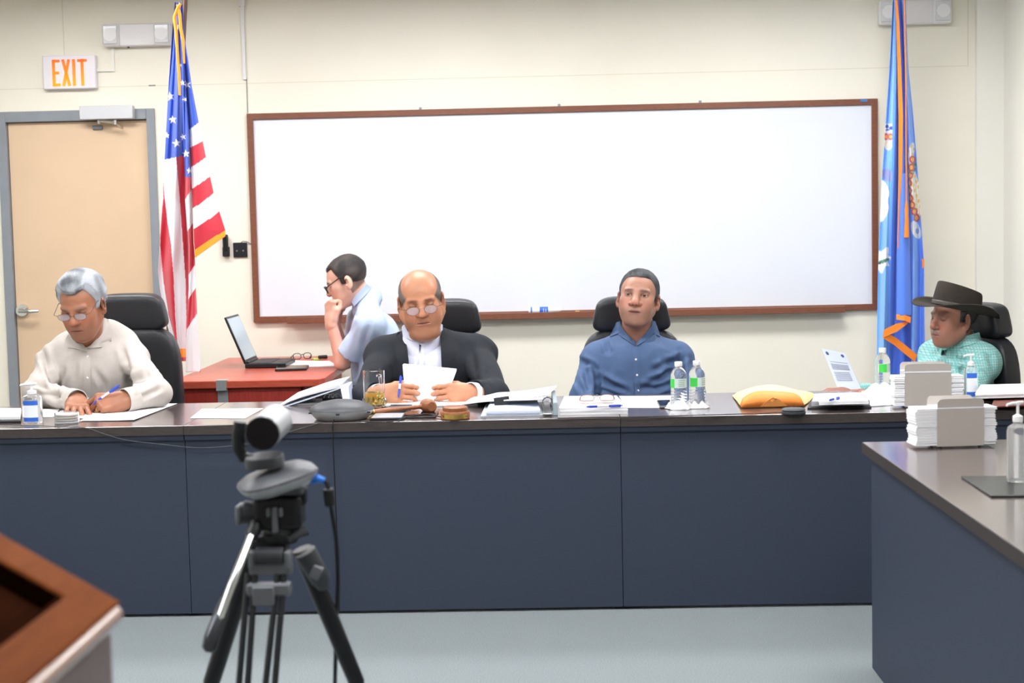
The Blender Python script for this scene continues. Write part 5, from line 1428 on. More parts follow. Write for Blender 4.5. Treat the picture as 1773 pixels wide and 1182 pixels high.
def hand_mat(wrist, f, n, left=False):
    X = Vector(f).normalized(); Z = Vector(n); Z = (Z-X*Z.dot(X)).normalized(); Y = Z.cross(X)
    Mx = Matrix(((X.x,Y.x,Z.x,wrist[0]),(X.y,Y.y,Z.y,wrist[1]),(X.z,Y.z,Z.z,wrist[2]),(0,0,0,1)))
    return Mx @ Matrix.Diagonal((1,-1,1,1)) if left else Mx
def merge(parts):
    V=[];Q=[];C=[];b=0
    for v,q,c in parts: V.append(v);Q.append(q+b);C.append(c);b+=len(v)
    return np.concatenate(V),np.concatenate(Q),np.concatenate(C)

# ---- torso and clothes from joints
def torso_field(J, inf, h, fat=1.0, arms=True, legs=False, slim=0.0, pad=0.0):
    pts = np.array([J[k] for k in J if k in ('pel','chest','nb','shL','shR','elL','elR','wrL','wrR')] + ([J['knL'],J['knR'],J['ftL'],J['ftR']] if legs else []))
    F = Fld(pts.min(0)-.30, pts.max(0)+.26, h)
    pel, ch, nb = [np.array(J[k]) for k in ('pel','chest','nb')]
    sx = np.array(J['shR'])-np.array(J['shL']); half = np.linalg.norm(sx)/2; sx = sx/np.linalg.norm(sx)
    up = nb-pel; up = up/np.linalg.norm(up); fw = np.cross(up, sx); fw = fw/np.linalg.norm(fw); up2 = np.cross(sx, fw)
    R = np.stack([sx, fw, up2],1); i = inf
    bel = pel*.55+ch*.45 - fw*(-.02*0) 
    F.ell(pel, (.185+i,.135+i,.13+i), 0, R)
    F.ell(bel + J.get('bellyoff',np.zeros(3)), ((.165)*fat+i,.125*fat+i,.17+i), .06, R)
    F.ell(ch, (half*.93+i,.115*(.5+.5*fat)+i,.155+i), .06, R)
    mid = (np.array(J['shL'])+np.array(J['shR']))/2
    for s in ('L','R'):
        sh = np.array(J['sh'+s]); 
        F.cone(nb+up2*.006, sh*.7+nb*.3, .050+i*.6, .050+i*.8, .035); F.cone(sh*.7+nb*.3, sh, .050+i*.8, .052+i+pad, .03)
        F.ell(sh, .054+i+pad, .03)
        F.cone(sh, ch*.6+sh*.4, .06+i, .085+i, .05)
        if arms:
            el, wr = np.array(J['el'+s]), np.array(J['wr'+s])
            F.cone(sh, el, .054+i-slim, .045+i-slim, .028); 
            F.cone(el, wr, .046+i-slim, .033+i*.9-slim, .02)
    for c_, r_ in J.get('hump',[]): F.ell(c_, r_+i, .05)
    if legs:
        for s in ('L','R'):
            hip = pel+sx*(.09 if s=='R' else -.09); F.cone(hip, J['kn'+s], .088+i, .062+i, .04); F.cone(J['kn'+s], J['ft'+s], .058+i, .045+i, .02)
    return F, (sx, fw, up2)
def creases(V, Q, lines, front=True):
    """press folds into cloth: each line is (photo polyline, depth m, half-width px)"""
    N = normals(V, Q); S = sproj(V); D_ = np.zeros(len(V)); vis = N@np.array(-_fw) > .05
    for pl, dep, wd_ in lines:
        best = np.full(len(V), 1e9); pl = np.array(pl, float); tot = np.zeros(len(V))
        L = np.cumsum([0]+[np.linalg.norm(pl[k+1]-pl[k]) for k in range(len(pl)-1)])
        for k in range(len(pl)-1):
            a, b = pl[k], pl[k+1]; ab = b-a; t = np.clip(((S-a)@ab)/(ab@ab),0,1); d = np.linalg.norm(S-a-t[:,None]*ab,axis=1)
            m = d < best; best[m] = d[m]; tot[m] = (L[k]+t[m]*(L[k+1]-L[k]))/L[-1]
        prof = np.exp(-(best/wd_)**2) - .55*np.exp(-((best-2.0*wd_)/wd_)**2)
        D_ += 2.0*dep*prof*np.clip(np.sin(np.pi*np.clip(tot,.03,.97))**.6,0,1)
    D_[~vis] = 0
    return V - N*D_[:,None]
def inside(S, poly):
    x, y = S.T; r = np.zeros(len(S),bool); n = len(poly); j = n-1
    for i in range(n):
        xi, yi = poly[i]; xj, yj = poly[j]
        c = ((yi > y) != (yj > y)); r ^= c & (x < (xj-xi)*(y-yi)/(yj-yi+1e-12)+xi); j = i
    return r
def cutout(V, Q, poly):
    """open a garment along its real edge (neck opening, jacket front)"""
    N = normals(V, Q); m = inside(sproj(V), poly) & (N@np.array(-_fw) > -.1)
    return Q[~m[Q].any(1)]
def bvh(V, Q): return BVHTree.FromPolygons([tuple(v) for v in V], [tuple(int(i) for i in q) for q in Q])
def hit(T, x, y, lift):
    d = ray(x, y).normalized(); r = T.ray_cast(CAM, d)
    if r[0] is None: return None
    return r[0]-d*lift
def drape(T, left, right, name, m, parent, lift=.004, th=.0025, n=24, ns=4, fall=None):
    """strip of cloth lying on a garment between two edges"""
    def along(pl, t):
        pl = np.array(pl,float); L = np.cumsum([0]+[np.linalg.norm(pl[k+1]-pl[k]) for k in range(len(pl)-1)]); t *= L[-1]
        return np.array([np.interp(t,L,pl[:,0]), np.interp(t,L,pl[:,1])])
    rows = []; last = None
    for i in range(n+1):
        a, b = along(left,i/n), along(right,i/n); row = []
        for j in range(ns+1):
            q = a*(1-j/ns)+b*j/ns; p = hit(T, q[0], q[1], lift)
            row.append((q,p))
        rows.append(row)
    G = []
    for row in rows:
        ys = [p.y for q,p in row if p is not None]
        if not ys: continue
        ym = sum(ys)/len(ys); G.append([p if (p is not None and abs(p.y-ym) < .06) else atY(q[0],q[1],ym) for q,p in row])
    return MB().grid(G, th).build(name, m, parent, smooth=60, world=True)
def leaf(T, inner, outer, m, parent, lift=.006, name='collar_leaf', nb=None, R=.078, ns=5, n=14):
    """collar leaf: wraps the neck where it stands and lies on the shirt where it falls"""
    def along(pl, t):
        pl = np.array(pl,float); L = np.cumsum([0]+[np.linalg.norm(pl[k+1]-pl[k]) for k in range(len(pl)-1)]); t *= L[-1]
        return np.array([np.interp(t,L,pl[:,0]), np.interp(t,L,pl[:,1])])
    rows = []
    for i in range(n+1):
        a, b = along(inner,i/n), along(outer,i/n); row = []
        for j in range(ns+1):
            x, y = a*(1-j/ns)+b*j/ns; d = ray(x,y).normalized(); p = hit(T, x, y, lift)
            dx, dy = d.x, d.y; ox, oy = CAM.x-nb[0], CAM.y-nb[1]; A = dx*dx+dy*dy; B = ox*dx+oy*dy; Cc = ox*ox+oy*oy-R*R
            disc = max(0.0, B*B-A*Cc); q = CAM+d*((-B-math.sqrt(disc))/A)
            row.append(p if (p is not None and p.y < q.y and p.y > q.y-.07) else q)
        rows.append(row)
    for _ in range(2):
        rows = [[(rows[i][j]*2+rows[max(i-1,0)][j]+rows[min(i+1,n)][j]+rows[i][max(j-1,0)]+rows[i][min(j+1,ns)])/6 if 0<i<n and 0<j<ns else rows[i][j] for j in range(ns+1)] for i in range(n+1)]
    return MB().grid(rows, .0035).build(name, m, parent, smooth=60, world=True)
def bvh2(*objs):
    vs=[];fs=[]
    for o in objs:
        b=len(vs); off=OFF[o.name]; vs += [tuple(v.co+off) for v in o.data.vertices]; fs += [tuple(i+b for i in p.vertices) for p in o.data.polygons]
    return BVHTree.FromPolygons(vs,fs)
def collar(nb, up, front, rb, name, m, parent, gap=12, stand=.034, fall=.036, tip=.05, flare=1.16, spread=0.0, ry=1.0):
    U = Vector(up).normalized(); Fv = Vector(front); Fv = (Fv-U*Fv.dot(U)).normalized(); Sv = Fv.cross(U); nb = Vector(nb)
    rows = [[],[],[],[],[]]; n = 60
    for i in range(n+1):
        t = math.radians(gap)+(2*PI-2*math.radians(gap))*i/n
        fr = max(0.0, math.cos(t)); bk = max(0.0,-math.cos(t)); w = fr**4
        def P(k, z, push=0.0): return nb+(Fv*math.cos(t)*ry+Sv*math.sin(t))*(rb*k)+U*z+Fv*push
        dip = -.020*fr**2
        rows[0].append(P(.99,-.018+dip)); rows[1].append(P(.95,stand*(.8+.35*bk)+dip)); rows[2].append(P(1.0,(stand+.004)*(.8+.35*bk)+dip*1.0))
        rows[3].append(P(1.08,(stand-fall*.5)+dip-tip*.35*w,.012*w)); rows[4].append(P(flare+spread*w,(stand-fall-.012)+dip-tip*w,.018*w))
    return MB().grid(rows,.0022).build(name, m, parent, smooth=70, world=True)
def button(T, x, y, m, parent, r=.0055):
    p = hit(T, x, y, .004)
    if p is None: return
    d = -ray(x,y).normalized()
    MB().lathe([(r*.9,-.0012),(r,0),(r*.85,.0013),(r*.6,.0008),(.0001,.0008)], Matrix.Translation(p)@rot_to(d).to_4x4(), 16).build("button", m, parent, world=True)
def headM(c, yaw, pitch, roll, s): return Matrix.Translation(c)@Matrix.Rotation(math.radians(yaw),4,'Z')@Matrix.Rotation(math.radians(pitch),4,'X')@Matrix.Rotation(math.radians(roll),4,'Y')@Matrix.Scale(s,4)
M['skin'] = mat("skin", (200,150,120), .40, spec=.45, attr="Col", sss=.05, bump=.05, bscale=500)
M['hair'] = mat("hair", (60,58,56), .5, spec=.4, attr="Col", bump=.5, bscale=700, stretch=(1,.3,.3))
def cloth_mat(name, c, rough=.75, var=.03, bump=.12, bs=70, **k): return mat(name, c, rough, spec=.25, var=var, vscale=30, bump=bump, bscale=bs, **{'sheen':.08, **k})

def person(label, loc, J, head, Mh, hands, fat, skin, hairkind=None, body_inf=-.012, legs=True, bodyslim=.013):
    """one continuous body mesh (head, neck, trunk, arms, hands, legs); hair and clothes are its children"""
    Hi = Mh.inverted(); head = dict(head); head['neck'] = tuple(Hi@Vector(J['nb'])); head['skin'] = skin; head['kind'] = hairkind
    hv, hq, hc = head_mesh(head); hv = xf(Mh, hv)
    F, fr = torso_field(J, body_inf, .011, fat, arms=True, legs=legs, slim=bodyslim)
    tv, tq = F.mesh(); tv = relax(tv, tq, 1); tc_ = np.tile(L_(skin),(len(tv),1))
    parts = [(hv,hq,hc),(tv,tq,tc_)]
    for hd in hands: v,q,c = hd[0]; parts.append((xf(hd[1], v), q if not hd[2] else q[:,::-1], c))
    V,Q,C = merge(parts)
    o = nmesh("person", V, Q, M['skin'], None, loc, C)
    tag(o, label, "person")
    if hairkind:
        v,q,c = hair_mesh(head, hairkind); nmesh("hair", xf(Mh,v), q, M['hair'], o, col=c)
    return o, fr
def trousers(J, o, fr, m, shoe):
    pel = np.array(J['pel']); sx = fr[0]; pts = np.array([J[k] for k in ('pel','knL','knR','ftL','ftR')])
    F = Fld(pts.min(0)-.3, pts.max(0)+.3, .012)
    F.ell(pel, (.2,.155,.14), 0, np.stack(fr,1))
    for s in ('L','R'):
        hip = pel+sx*(.09 if s=='R' else -.09); F.cone(hip,J['kn'+s],.098,.075,.04); F.cone(J['kn'+s],J['ft'+s],.072,.062,.02)
    F.half(np.array(J['ftL'])-(0,0,.0),(0,0,-1))
    v,q = F.mesh(); nmesh("trousers", relax(v,q,1), q, m, o)
    for s in ('L','R'):
        f = Vector(J['ft'+s]); d = Vector(J.get('toe',(0,-1,0)))
        b = Fld(np.array(f)-.3, np.array(f)+.3, .01); b.cone(tuple(f+Vector((0,0,-.01))), tuple(f+d*.15+Vector((0,0,-.05))), .045,.035,.02); b.half(np.array(f)-(0,0,.088),(0,0,-1))
        v,q = b.mesh(); nmesh("shoe", v, q, shoe, o)
M['trouser'] = mat("dark_trousers",(40,42,50),.8); M['shoe'] = mat("black_shoe",(22,22,24),.35)
def legs_for(J, d=(0,-1,0), side=(1,0,0), drop=.0):
    d = np.array(d,float); side = np.array(side,float); pel = np.array(J['pel'])
    for s,k in (('L',-1),('R',1)):
        J['kn'+s] = tuple(pel+d*.42+side*k*.13+np.array((0,0,.02))); kn = np.array(J['kn'+s]); J['ft'+s] = (kn[0]-d[0]*.03, kn[1]-d[1]*.03, .10)
    J['toe'] = tuple(d); return J
FIST = [(4,70,85,45),(1,74,88,45),(-2,78,90,45),(-6,80,88,45)]
FLAT = [(9,12,12,8),(2,10,12,8),(-5,12,14,8),(-14,14,14,8)]
def P(x,y,Y): return tuple(atY(x,y,Y))
def sz(p, z): return (p[0],p[1],z)
SKA, SKB, SKC, SKD, SKE = (162,108,82),(192,132,100),(174,126,106),(160,110,92),(226,174,152)

# ================================================================== the grey-haired man writing at the left end
JA = dict(nb=P(150,592,.99), shL=P(94,626,1.02), shR=P(228,622,1.02), chest=P(162,648,1.0), elL=P(62,678,.80), elR=P(274,674,.60), wrL=P(132,690,.52), wrR=P(218,693,.47))
JA['wrL'] = sz(JA['wrL'], .795); JA['wrR'] = sz(JA['wrR'], .80); JA['elR'] = sz(JA['elR'], .815); JA['pel'] = (JA['chest'][0]+.02, 1.13, .56)
JA['hump'] = [(P(188,580,1.06),.062),(P(214,594,1.06),.055),(P(118,598,1.06),.05),(P(150,588,1.09),.07)]
legs_for(JA)
MhA = headM(atY(144,530,.86), -8, 22, -3, 1.15)
hA = [ (hand_mesh(FLAT, ((.6,.75,-.1),(.85,.5,-.1),(.95,.3,-.1)), SKA, scale=1.16), hand_mat(JA['wrL'], (.32,-.93,-.16), (.05,.0,1)), False),
       (hand_mesh([(6,48,50,25),(2,62,62,35),(-2,72,74,40),(-6,76,78,40)], ((.75,.3,-.6),(.9,-.1,-.5),(.85,-.35,-.4)), SKA, scale=1.18), hand_mat(JA['wrR'], (-.90,-.42,-.05), (.2,-.66,.72), True), True)]
pA, frA = person("grey-haired person in a beige shirt writing at the left desk", (JA['pel'][0],JA['pel'][1],0), JA,
    dict(wide=.98, jaw=1.0, nose=1.12, eyes='down', brow=(128,116,108), browk=.45, hair=(92,96,102), hair2=(184,188,194), hairt=.015, lift=.02, zt=.080, recede=.012, stubble=.12, lip=(150,92,80), double=False), MhA, hA, 1.05, SKA, 'swept')
M['shirtA'] = cloth_mat("beige_shirt",(192,184,177))
def garment(name, J, inf, h, fat, parent, m, waves, lines, neckr, neckup, cut=None, cuffs=True, slim=0.0, solid=0.0, hem=None, pad=0.0, seed=1, armcut=None, wavelo=9, wavehi=22, vcut=None):
    F, fr = torso_field(J, inf, h, fat, slim=slim, pad=pad)
    nb = np.array(J['nb']); 
    F.cone(nb-np.array(neckup)*.03, nb+np.array(neckup)*.16, neckr, neckr*1.12, .006, 's')
    F.wave(waves, seed, wavelo, wavehi)
    if vcut is not None:
        for yy in np.linspace(nb[1]-.17, nb[1]-.04, 12): F.cone(P(*vcut[0],yy), P(*vcut[1],yy), vcut[2], .003, .004, 's')
    for s in ('L','R'):
        wr, el = np.array(J['wr'+s]), np.array(J['el'+s]); d = (wr-el)/np.linalg.norm(wr-el)
        if armcut is None: F.cutend(wr-d*.012, d, .105)
    if hem is not None: F.half((0,0,hem),(0,0,-1))
    V, Q = F.mesh(); V = relax(V, Q, 1, .5)
    if lines: V = creases(V, Q, lines)
    if cut is not None: Q = cutout(V, Q, cut)
    return V, Q, fr
linesA = [([(70,600),(84,640),(98,690)],.010,5),([(112,640),(104,660),(97,690)],.006,4),([(220,640),(224,665),(222,690)],.010,5),([(232,660),(255,648),(280,655)],.008,5),([(212,600),(222,640)],.006,5),
    ([(50,660),(75,668),(100,690)],.008,5),([(60,680),(90,685),(118,684)],.006,4),([(240,690),(262,680),(280,672)],.006,4),([(165,640),(180,665),(184,690)],.005,5),([(130,620),(128,660)],.004,6)]
vA, qA, _ = garment("shirt", JA, .010, .0055, 1.06, pA, M['shirtA'], .0034, linesA, .062, (0,-.25,1), vcut=((151,584),(151,603),.042), seed=3)
shA = nmesh("shirt", vA, qA, M['shirtA'], pA); TA = bvh(vA, qA)
collar(Vector(JA['nb'])+Vector((0,-.012,-.012)), (-.02,-.30,1), (-.15,-1,-.1), .073, "collar", M['shirtA'], shA, gap=16, tip=.045)
TA2 = bvh2(shA)
leaf(TA2, [(180,550),(177,568),(168,586),(152,603)], [(188,553),(192,570),(193,588),(192,600)], M['shirtA'], shA, nb=JA['nb'], R=.084)
leaf(TA2, [(119,578),(124,586),(133,594),(150,604)], [(113,587),(113,593),(115,598),(118,602)], M['shirtA'], shA, nb=JA['nb'], R=.084)
leaf(TA2, [(118,590),(134,598),(150,603)], [(122,602),(136,605),(151,609)], M['shirtA'], shA, nb=JA['nb'], R=.084)
drape(TA, [(146,612),(145,650),(146,696)], [(157,612),(157,650),(158,696)], "placket", M['shirtA'], shA, .003)
M['btn'] = mat("pearl_button",(236,234,232),.3)
for y in (617,653,688): button(TA, 152, y, M['btn'], shA)
drape(TA, [(193,653),(193,672)], [(217,650),(218,668)], "pocket", M['shirtA'], shA, .0025, .002, 10, 6)
def cuff(J, s, m, parent, r=.042, L=.05, back=.048):
    wr, el = Vector(J['wr'+s]), Vector(J['el'+s]); d = (wr-el).normalized(); a = wr-d*back
    MB().lathe([(r*.93,0),(r,.001),(r*1.02,L*.5),(r*1.0,L),(r*.93,L+.001),(r*.92,L*.5)], Matrix.Translation(a)@rot_to(d).to_4x4(), 28, close=True).build("cuff", m, parent, world=True)
cuff(JA,'L',M['shirtA'],shA,.050,.055,.048); cuff(JA,'R',M['shirtA'],shA,.050,.055,.048)
MgA = MhA@Matrix.Translation((0,-.108,.004))@Matrix.Rotation(.16,4,'X')
def worn(parent, Mg, lw, lh, gap, rad, fm, lm, **k):
    g = put(bpy.data.objects.new("eyeglasses", None), parent); glasses_parts(g, Mg, lw, lh, gap, rad, fm, lm, **k); return g
M['thinlens'] = mat("tint_reflection_lens",(196,202,216),.04,spec=.8,alpha=.5)  # grey tint, plus a bluish-white reflection put into the colour
worn(pA, MgA, .048, .028, .018, .0013, M['gunmetal'], M['thinlens'], temple=.105, tz=.012, e=.75, wide=.079)
trousers(JA, pA, frA, M['trouser'], M['shoe'])
# ring on the writing hand, pen
w_ = hA[1][1]; a_ = math.radians(72); rd = Vector((math.cos(a_),0,-math.sin(a_)))
rc = Vector((.089,-.0105,0))*1.18+rd*.026; r1 = rd.orthogonal().normalized(); r2 = rd.cross(r1)
MB().tube([w_@(rc+(r1*math.cos(t)+r2*math.sin(t))*.0122) for t in np.linspace(0,2*PI,25)[:-1]],.0016,8,close=True).build('ring', M['brass'], pA, world=True)
tp0 = Vector(P(160,699.5,.415)); tp1 = tp0+(Vector(P(199,672,.435))-tp0).normalized()*.135
pen(tp0, tp1, "blue ballpoint pen in the writing hand of the grey-haired man")

# ================================================================== the man in the dark suit reading papers
JB = dict(nb=P(731,582,1.06), shL=P(666,618,1.10), shR=P(826,614,1.10), chest=P(742,648,1.06), elL=P(632,690,.74), elR=P(856,684,.70), wrL=P(654,684,.60), wrR=P(820,681,.58))
JB['pel'] = (JB['chest'][0], 1.18, .56); legs_for(JB)
MhB = headM(atY(729,523,.98), 6, 13, -6, 1.13)
hB = [ (hand_mesh([(3,22,42,22),(0,24,46,24),(-2,26,50,26),(-5,30,52,26)], ((.75,.55,-.4),(.95,.25,-.35),(1,.05,-.2)), SKB, scale=1.1), hand_mat(P(655,683,.575), (.96,-.22,.04), (-.1,-.92,.38)), False),
       (hand_mesh([(3,18,38,22),(0,20,44,24),(-2,24,48,26),(-5,30,52,26)], ((.75,.55,-.4),(.95,.25,-.35),(1,.05,-.2)), SKB, scale=1.1), hand_mat(P(820,681,.575), (-.97,-.22,.03), (.1,-.92,.38), True), True)]
pB, frB = person("balding person in a dark suit jacket reading papers", (JB['pel'][0],JB['pel'][1],0), JB,
    dict(wide=1.09, jaw=1.22, nose=1.2, eyes='down', brow=(104,60,46), browk=.75, hair=(96,84,78), hair2=(120,108,102), hairt=.003, lift=.02, double=True, frown=True, nk=1.18, lip=(160,96,88), stubble=.1), MhB, hB, 1.15, SKB, 'bald')
M['shirtB'] = cloth_mat("lavender_white_shirt",(224,226,246)); M['suit'] = cloth_mat("charcoal_suit",(38,41,47),.85,var=.06,bump=.1,bs=90,sheen=.02)
vS, qS, _ = garment("shirt", JB, .000, .0065, 1.15, pB, M['shirtB'], .001, [([(727,600),(725,650)],.004,3)], .072, (0,-.2,1), seed=5)
sB = nmesh("shirt", vS, qS, M['shirtB'], pB)
collar(Vector(JB['nb'])+Vector((.0,-.015,-.012)), (-.0,-.26,1), (-.02,-1,-.05), .084, "collar", M['shirtB'], sB, gap=3, tip=.042, stand=.036)
for s in 'LR': cuff(JB,s,M['shirtB'],sB,.0465,.085,.058)
linesB = [([(670,640),(668,665),(664,690)],.010,5),([(690,600),(683,640),(680,680)],.006,6),([(815,600),(822,640),(822,690)],.010,6),([(640,640),(655,648),(665,650)],.006,5),([(845,640),(835,655),(825,660)],.006,5),([(850,670),(835,676),(824,690)],.006,4),([(705,640),(700,680)],.005,6)]
linesB = [(a,b*.5,c) for a,b,c in linesB]
cutB = [(699,566),(704,590),(708,640),(706,700),(771,700),(768,640),(764,590),(766,566),(730,560)]
vB, qB, _ = garment("jacket", JB, .020, .0055, 1.15, pB, M['suit'], .0034, linesB, .078, (0,-.2,1), cut=cutB, seed=8, pad=.008)
jk = nmesh("jacket", vB, qB, M['suit'], pB, solid=.004)
for s in 'LR': cuff(JB,s,M['suit'],jk,.058,.045,.050)
Fb,_f = torso_field(JB,.020,.008,1.15,pad=.008); Tv,Tq = Fb.mesh(); TB = bvh(Tv,Tq)
M['lapel'] = cloth_mat("charcoal_lapel",(34,37,42),.8,var=.05,sheen=.02)
TB2 = bvh2(sB)
leaf(TB2, [(700,561),(706,574),(730,591)], [(696,566),(698,582),(730,598)], M['shirtB'], sB, .007, nb=JB['nb'], R=.098)
leaf(TB2, [(763,560),(755,574),(729.5,591)], [(766,562),(766,577),(729.5,598)], M['shirtB'], sB, .007, nb=JB['nb'], R=.098)
drape(TB, [(702,568),(703,590),(707,620),(710,660),(709,695)], [(690,570),(683,590),(684,612),(699,655),(705,695)], "lapel", M['lapel'], jk, .007, .004, 26, 6)
drape(TB, [(764,568),(763,590),(764,620),(766,660),(767,695)], [(777,570),(786,588),(787,612),(776,655),(771,695)], "lapel", M['lapel'], jk, .007, .004, 26, 6)
drape(TB2, [(726,597),(725,625),(725,660)], [(734,597),(734,625),(734,660)], 'placket', M['shirtB'], sB, .008)
MgB = MhB@Matrix.Translation((0,-.118,.000))@Matrix.Rotation(.18,4,'X')
worn(pB, MgB, .050, .036, .020, .0011, M['gunmetal'], M['thinlens'], temple=.11, tz=.006, e=.95, wide=.086)
trousers(JB, pB, frB, M['trouser'], M['shoe'])
# papers he holds
def heldsheet(name, corners, n, label, m, step=(0,.0015,0), bend=.008, cat="paper", jit=((-.004,.004),(-.003,.008))):
    c = sum((Vector(q) for q in corners),Vector())/4; rr = np.random.default_rng(4)
    t = thing(name, label, cat, c)
    for k in range(n):
        dx = rr.uniform(*jit[0]) if k else 0; dz = rr.uniform(*jit[1]) if k else 0
        q = [Vector(p)+Vector(step)*k+Vector((dx,0,dz)) for p in corners]
        rows = patch(q, 12, 12); rows = [[p+Vector((0,bend*math.sin(PI*i/12)*(1 if k%2 else .8),0)) for j,p in enumerate(row)] for i,row in enumerate(rows)]
        MB().grid(rows,.0006).build("page", m, t, world=True, smooth=60)
    return t
heldsheet("paper_sheets", [P(703,692,.58),P(772,690,.57),P(789,640,.625),P(697,631,.64)], 6, "white pages held upright in both hands of the dark-suited man", M['paper'], (0,.003,0), -.012)
pa, pb = Vector(P(690,689,.475)), Vector(P(694,650,.55)); pen(pa, pb, "blue pen between the right-hand fingers of the dark-suited man")

# ================================================================== the man in the dark blue shirt leaning back
JC = dict(nb=P(1103,580,1.22), shL=P(1036,623,1.24), shR=P(1170,622,1.24), chest=P(1102,640,1.20), elL=P(1008,700,1.10), elR=P(1198,698,1.10), wrL=P(1040,742,.98), wrR=P(1160,742,.98))
JC['wrL'] = sz(JC['wrL'],.66); JC['wrR'] = sz(JC['wrR'],.66); JC['elL'] = sz(JC['elL'],.71); JC['elR'] = sz(JC['elR'],.71)
JC['pel'] = (JC['chest'][0], 1.22, .56); legs_for(JC)
MhC = headM(atY(1105,519,1.16), -9, -8, 6, 1.10)
hC = [ (hand_mesh(FLAT, ((.6,.75,-.1),(.85,.5,-.1),(.95,.3,-.1)), SKC), hand_mat(JC['wrL'], (.3,-.9,-.2), (0,0,1)), False),
       (hand_mesh(FLAT, ((.6,.75,-.1),(.85,.5,-.1),(.95,.3,-.1)), SKC), hand_mat(JC['wrR'], (-.3,-.9,-.2), (0,0,1), True), True)]
def hlC(V): return smooth01(V[:,2],.088,.098)*0
pC, frC = person("dark-haired person in a dark blue shirt leaning back in chair", (JC['pel'][0],JC['pel'][1],0), JC,
    dict(wide=1.04, jaw=1.03, nose=1.3, smile=.6, eyes='open', gaze=-.001, open=2, brow=(66,52,46), browk=.7, hair=(44,46,50), hair2=(84,86,90), hairt=.007, zt=.089, recede=-.004, nk=1.1, stubble=.3, lip=(158,100,92), red=(200,120,96)), MhC, hC, 1.14, SKC, 'short')
M['shirtC'] = cloth_mat("denim_blue_shirt",(74,96,132),.7,var=.05)
linesC = [([(1030,640),(1034,665),(1034,695)],.012,5),([(1178,608),(1180,640),(1176,650)],.010,5),([(1150,630),(1170,625),(1185,618)],.010,5),([(1120,665),(1145,655),(1165,638)],.011,5),([(1105,672),(1135,672),(1160,662)],.010,5),
    ([(1040,655),(1060,668),(1085,678)],.011,5),([(1042,672),(1062,682),(1082,690)],.009,5),([(1050,590),(1054,610)],.006,4),([(1010,625),(1016,655),(1024,680)],.008,5),([(1005,625),(1025,632),(1032,640)],.006,4),([(1000,660),(1010,680)],.006,4),([(1192,622),(1202,650),(1206,680)],.007,5),([(1130,640),(1148,636)],.006,5)]
cutC = [(1082,572),(1100,598),(1122,572),(1104,560)]
vC, qC, _ = garment("shirt", JC, .012, .0055, 1.18, pC, M['shirtC'], .0038, linesC, .066, (0,-.12,1), cut=cutC, seed=12)
sC = nmesh("shirt", vC, qC, M['shirtC'], pC); TC = bvh(vC, qC)
collar(Vector(JC['nb'])+Vector((.0,-.02,-.014)), (0,-.16,1), (-.03,-1,-.06), .079, "collar", M['shirtC'], sC, gap=20, tip=.052, stand=.030, spread=.22)
TC2 = bvh2(sC)
for inn, out in (([(1073,556),(1076,566),(1079,574)],[(1068,558),(1061,571),(1056,583)]), ([(1074,564),(1087,580),(1101,592)],[(1069,577),(1084,588),(1101,599)]),
                 ([(1129,555),(1128,564),(1125,573)],[(1134,556),(1139,570),(1143,583)]), ([(1129,563),(1116,579),(1103,592)],[(1133,576),(1120,588),(1103,599)])):
    leaf(TC2, inn, out, M['shirtC'], sC, .007, nb=JC['nb'], R=.09)
drape(TC, [(1094,600),(1097,640),(1099,684)], [(1104,600),(1106,640),(1108,684)], "placket", M['shirtC'], sC, .003)
for x,y in ((1101,622),(1103,649),(1105,676)): button(TC, x, y, M['btn'], sC, .005)
trousers(JC, pC, frC, M['trouser'], M['shoe'])

# ================================================================== the man in the hat at the right, seen from his left side
fD = Vector((-.93,-.37,0)); sD = Vector((fD.y,-fD.x,0))          # facing, and his left hand side toward the camera
if sD.y > 0: sD = -sD
JD = dict(nb=P(1664,591,1.05)); nbD = Vector(JD['nb'])
JD['shR'] = P(1700,628,.93); JD['shL'] = tuple(Vector(JD['shR'])-sD*.33+Vector((0,0,.0)))
JD['chest'] = tuple((Vector(JD['shR'])+Vector(JD['shL']))/2+Vector((0.0,.0,-.125))+fD*.02)
JD['pel'] = (JD['chest'][0]+.05, JD['chest'][1]+.03, .56)
JD['elR'] = P(1680,682,.78); JD['wrR'] = P(1532,684,.67)
JD['elL'] = P(1592,690,.98); JD['wrL'] = P(1470,681,.79)
legs_for(JD, tuple(fD), tuple(sD))
MhD = headM(atY(1651,553,.99), -66, 3, 4, 1.02)
hD = [ (hand_mesh([(6,10,20,12),(2,14,24,14),(-3,16,26,14),(-8,18,26,14)], ((.75,.55,.2),(.95,.25,.1),(1,.05,0)), SKD, scale=1.05), hand_mat(JD['wrL'], (-.97,-.22,.0), (.1,-.35,.93)), False),
       (hand_mesh([(6,30,40,22),(2,34,44,24),(-3,36,46,24),(-8,38,46,24)], ((.75,.55,.2),(.95,.25,.1),(1,.05,0)), SKD, scale=1.05), hand_mat(JD['wrR'], (-.98,.05,-.06), (.0,-.3,.95), True), True)]
pD, frD = person("person in a brown hat and green checked shirt at the right end", (JD['pel'][0],JD['pel'][1],0), JD,
    dict(wide=1.0, jaw=1.06, nose=1.2, eyes='down', brow=(70,58,54), browk=.55, hair=(38,36,36), hair2=(60,58,58), hairt=.006, moustache=(150,138,134), lip=(140,92,88)), MhD, hD, 1.1, SKD, 'back')
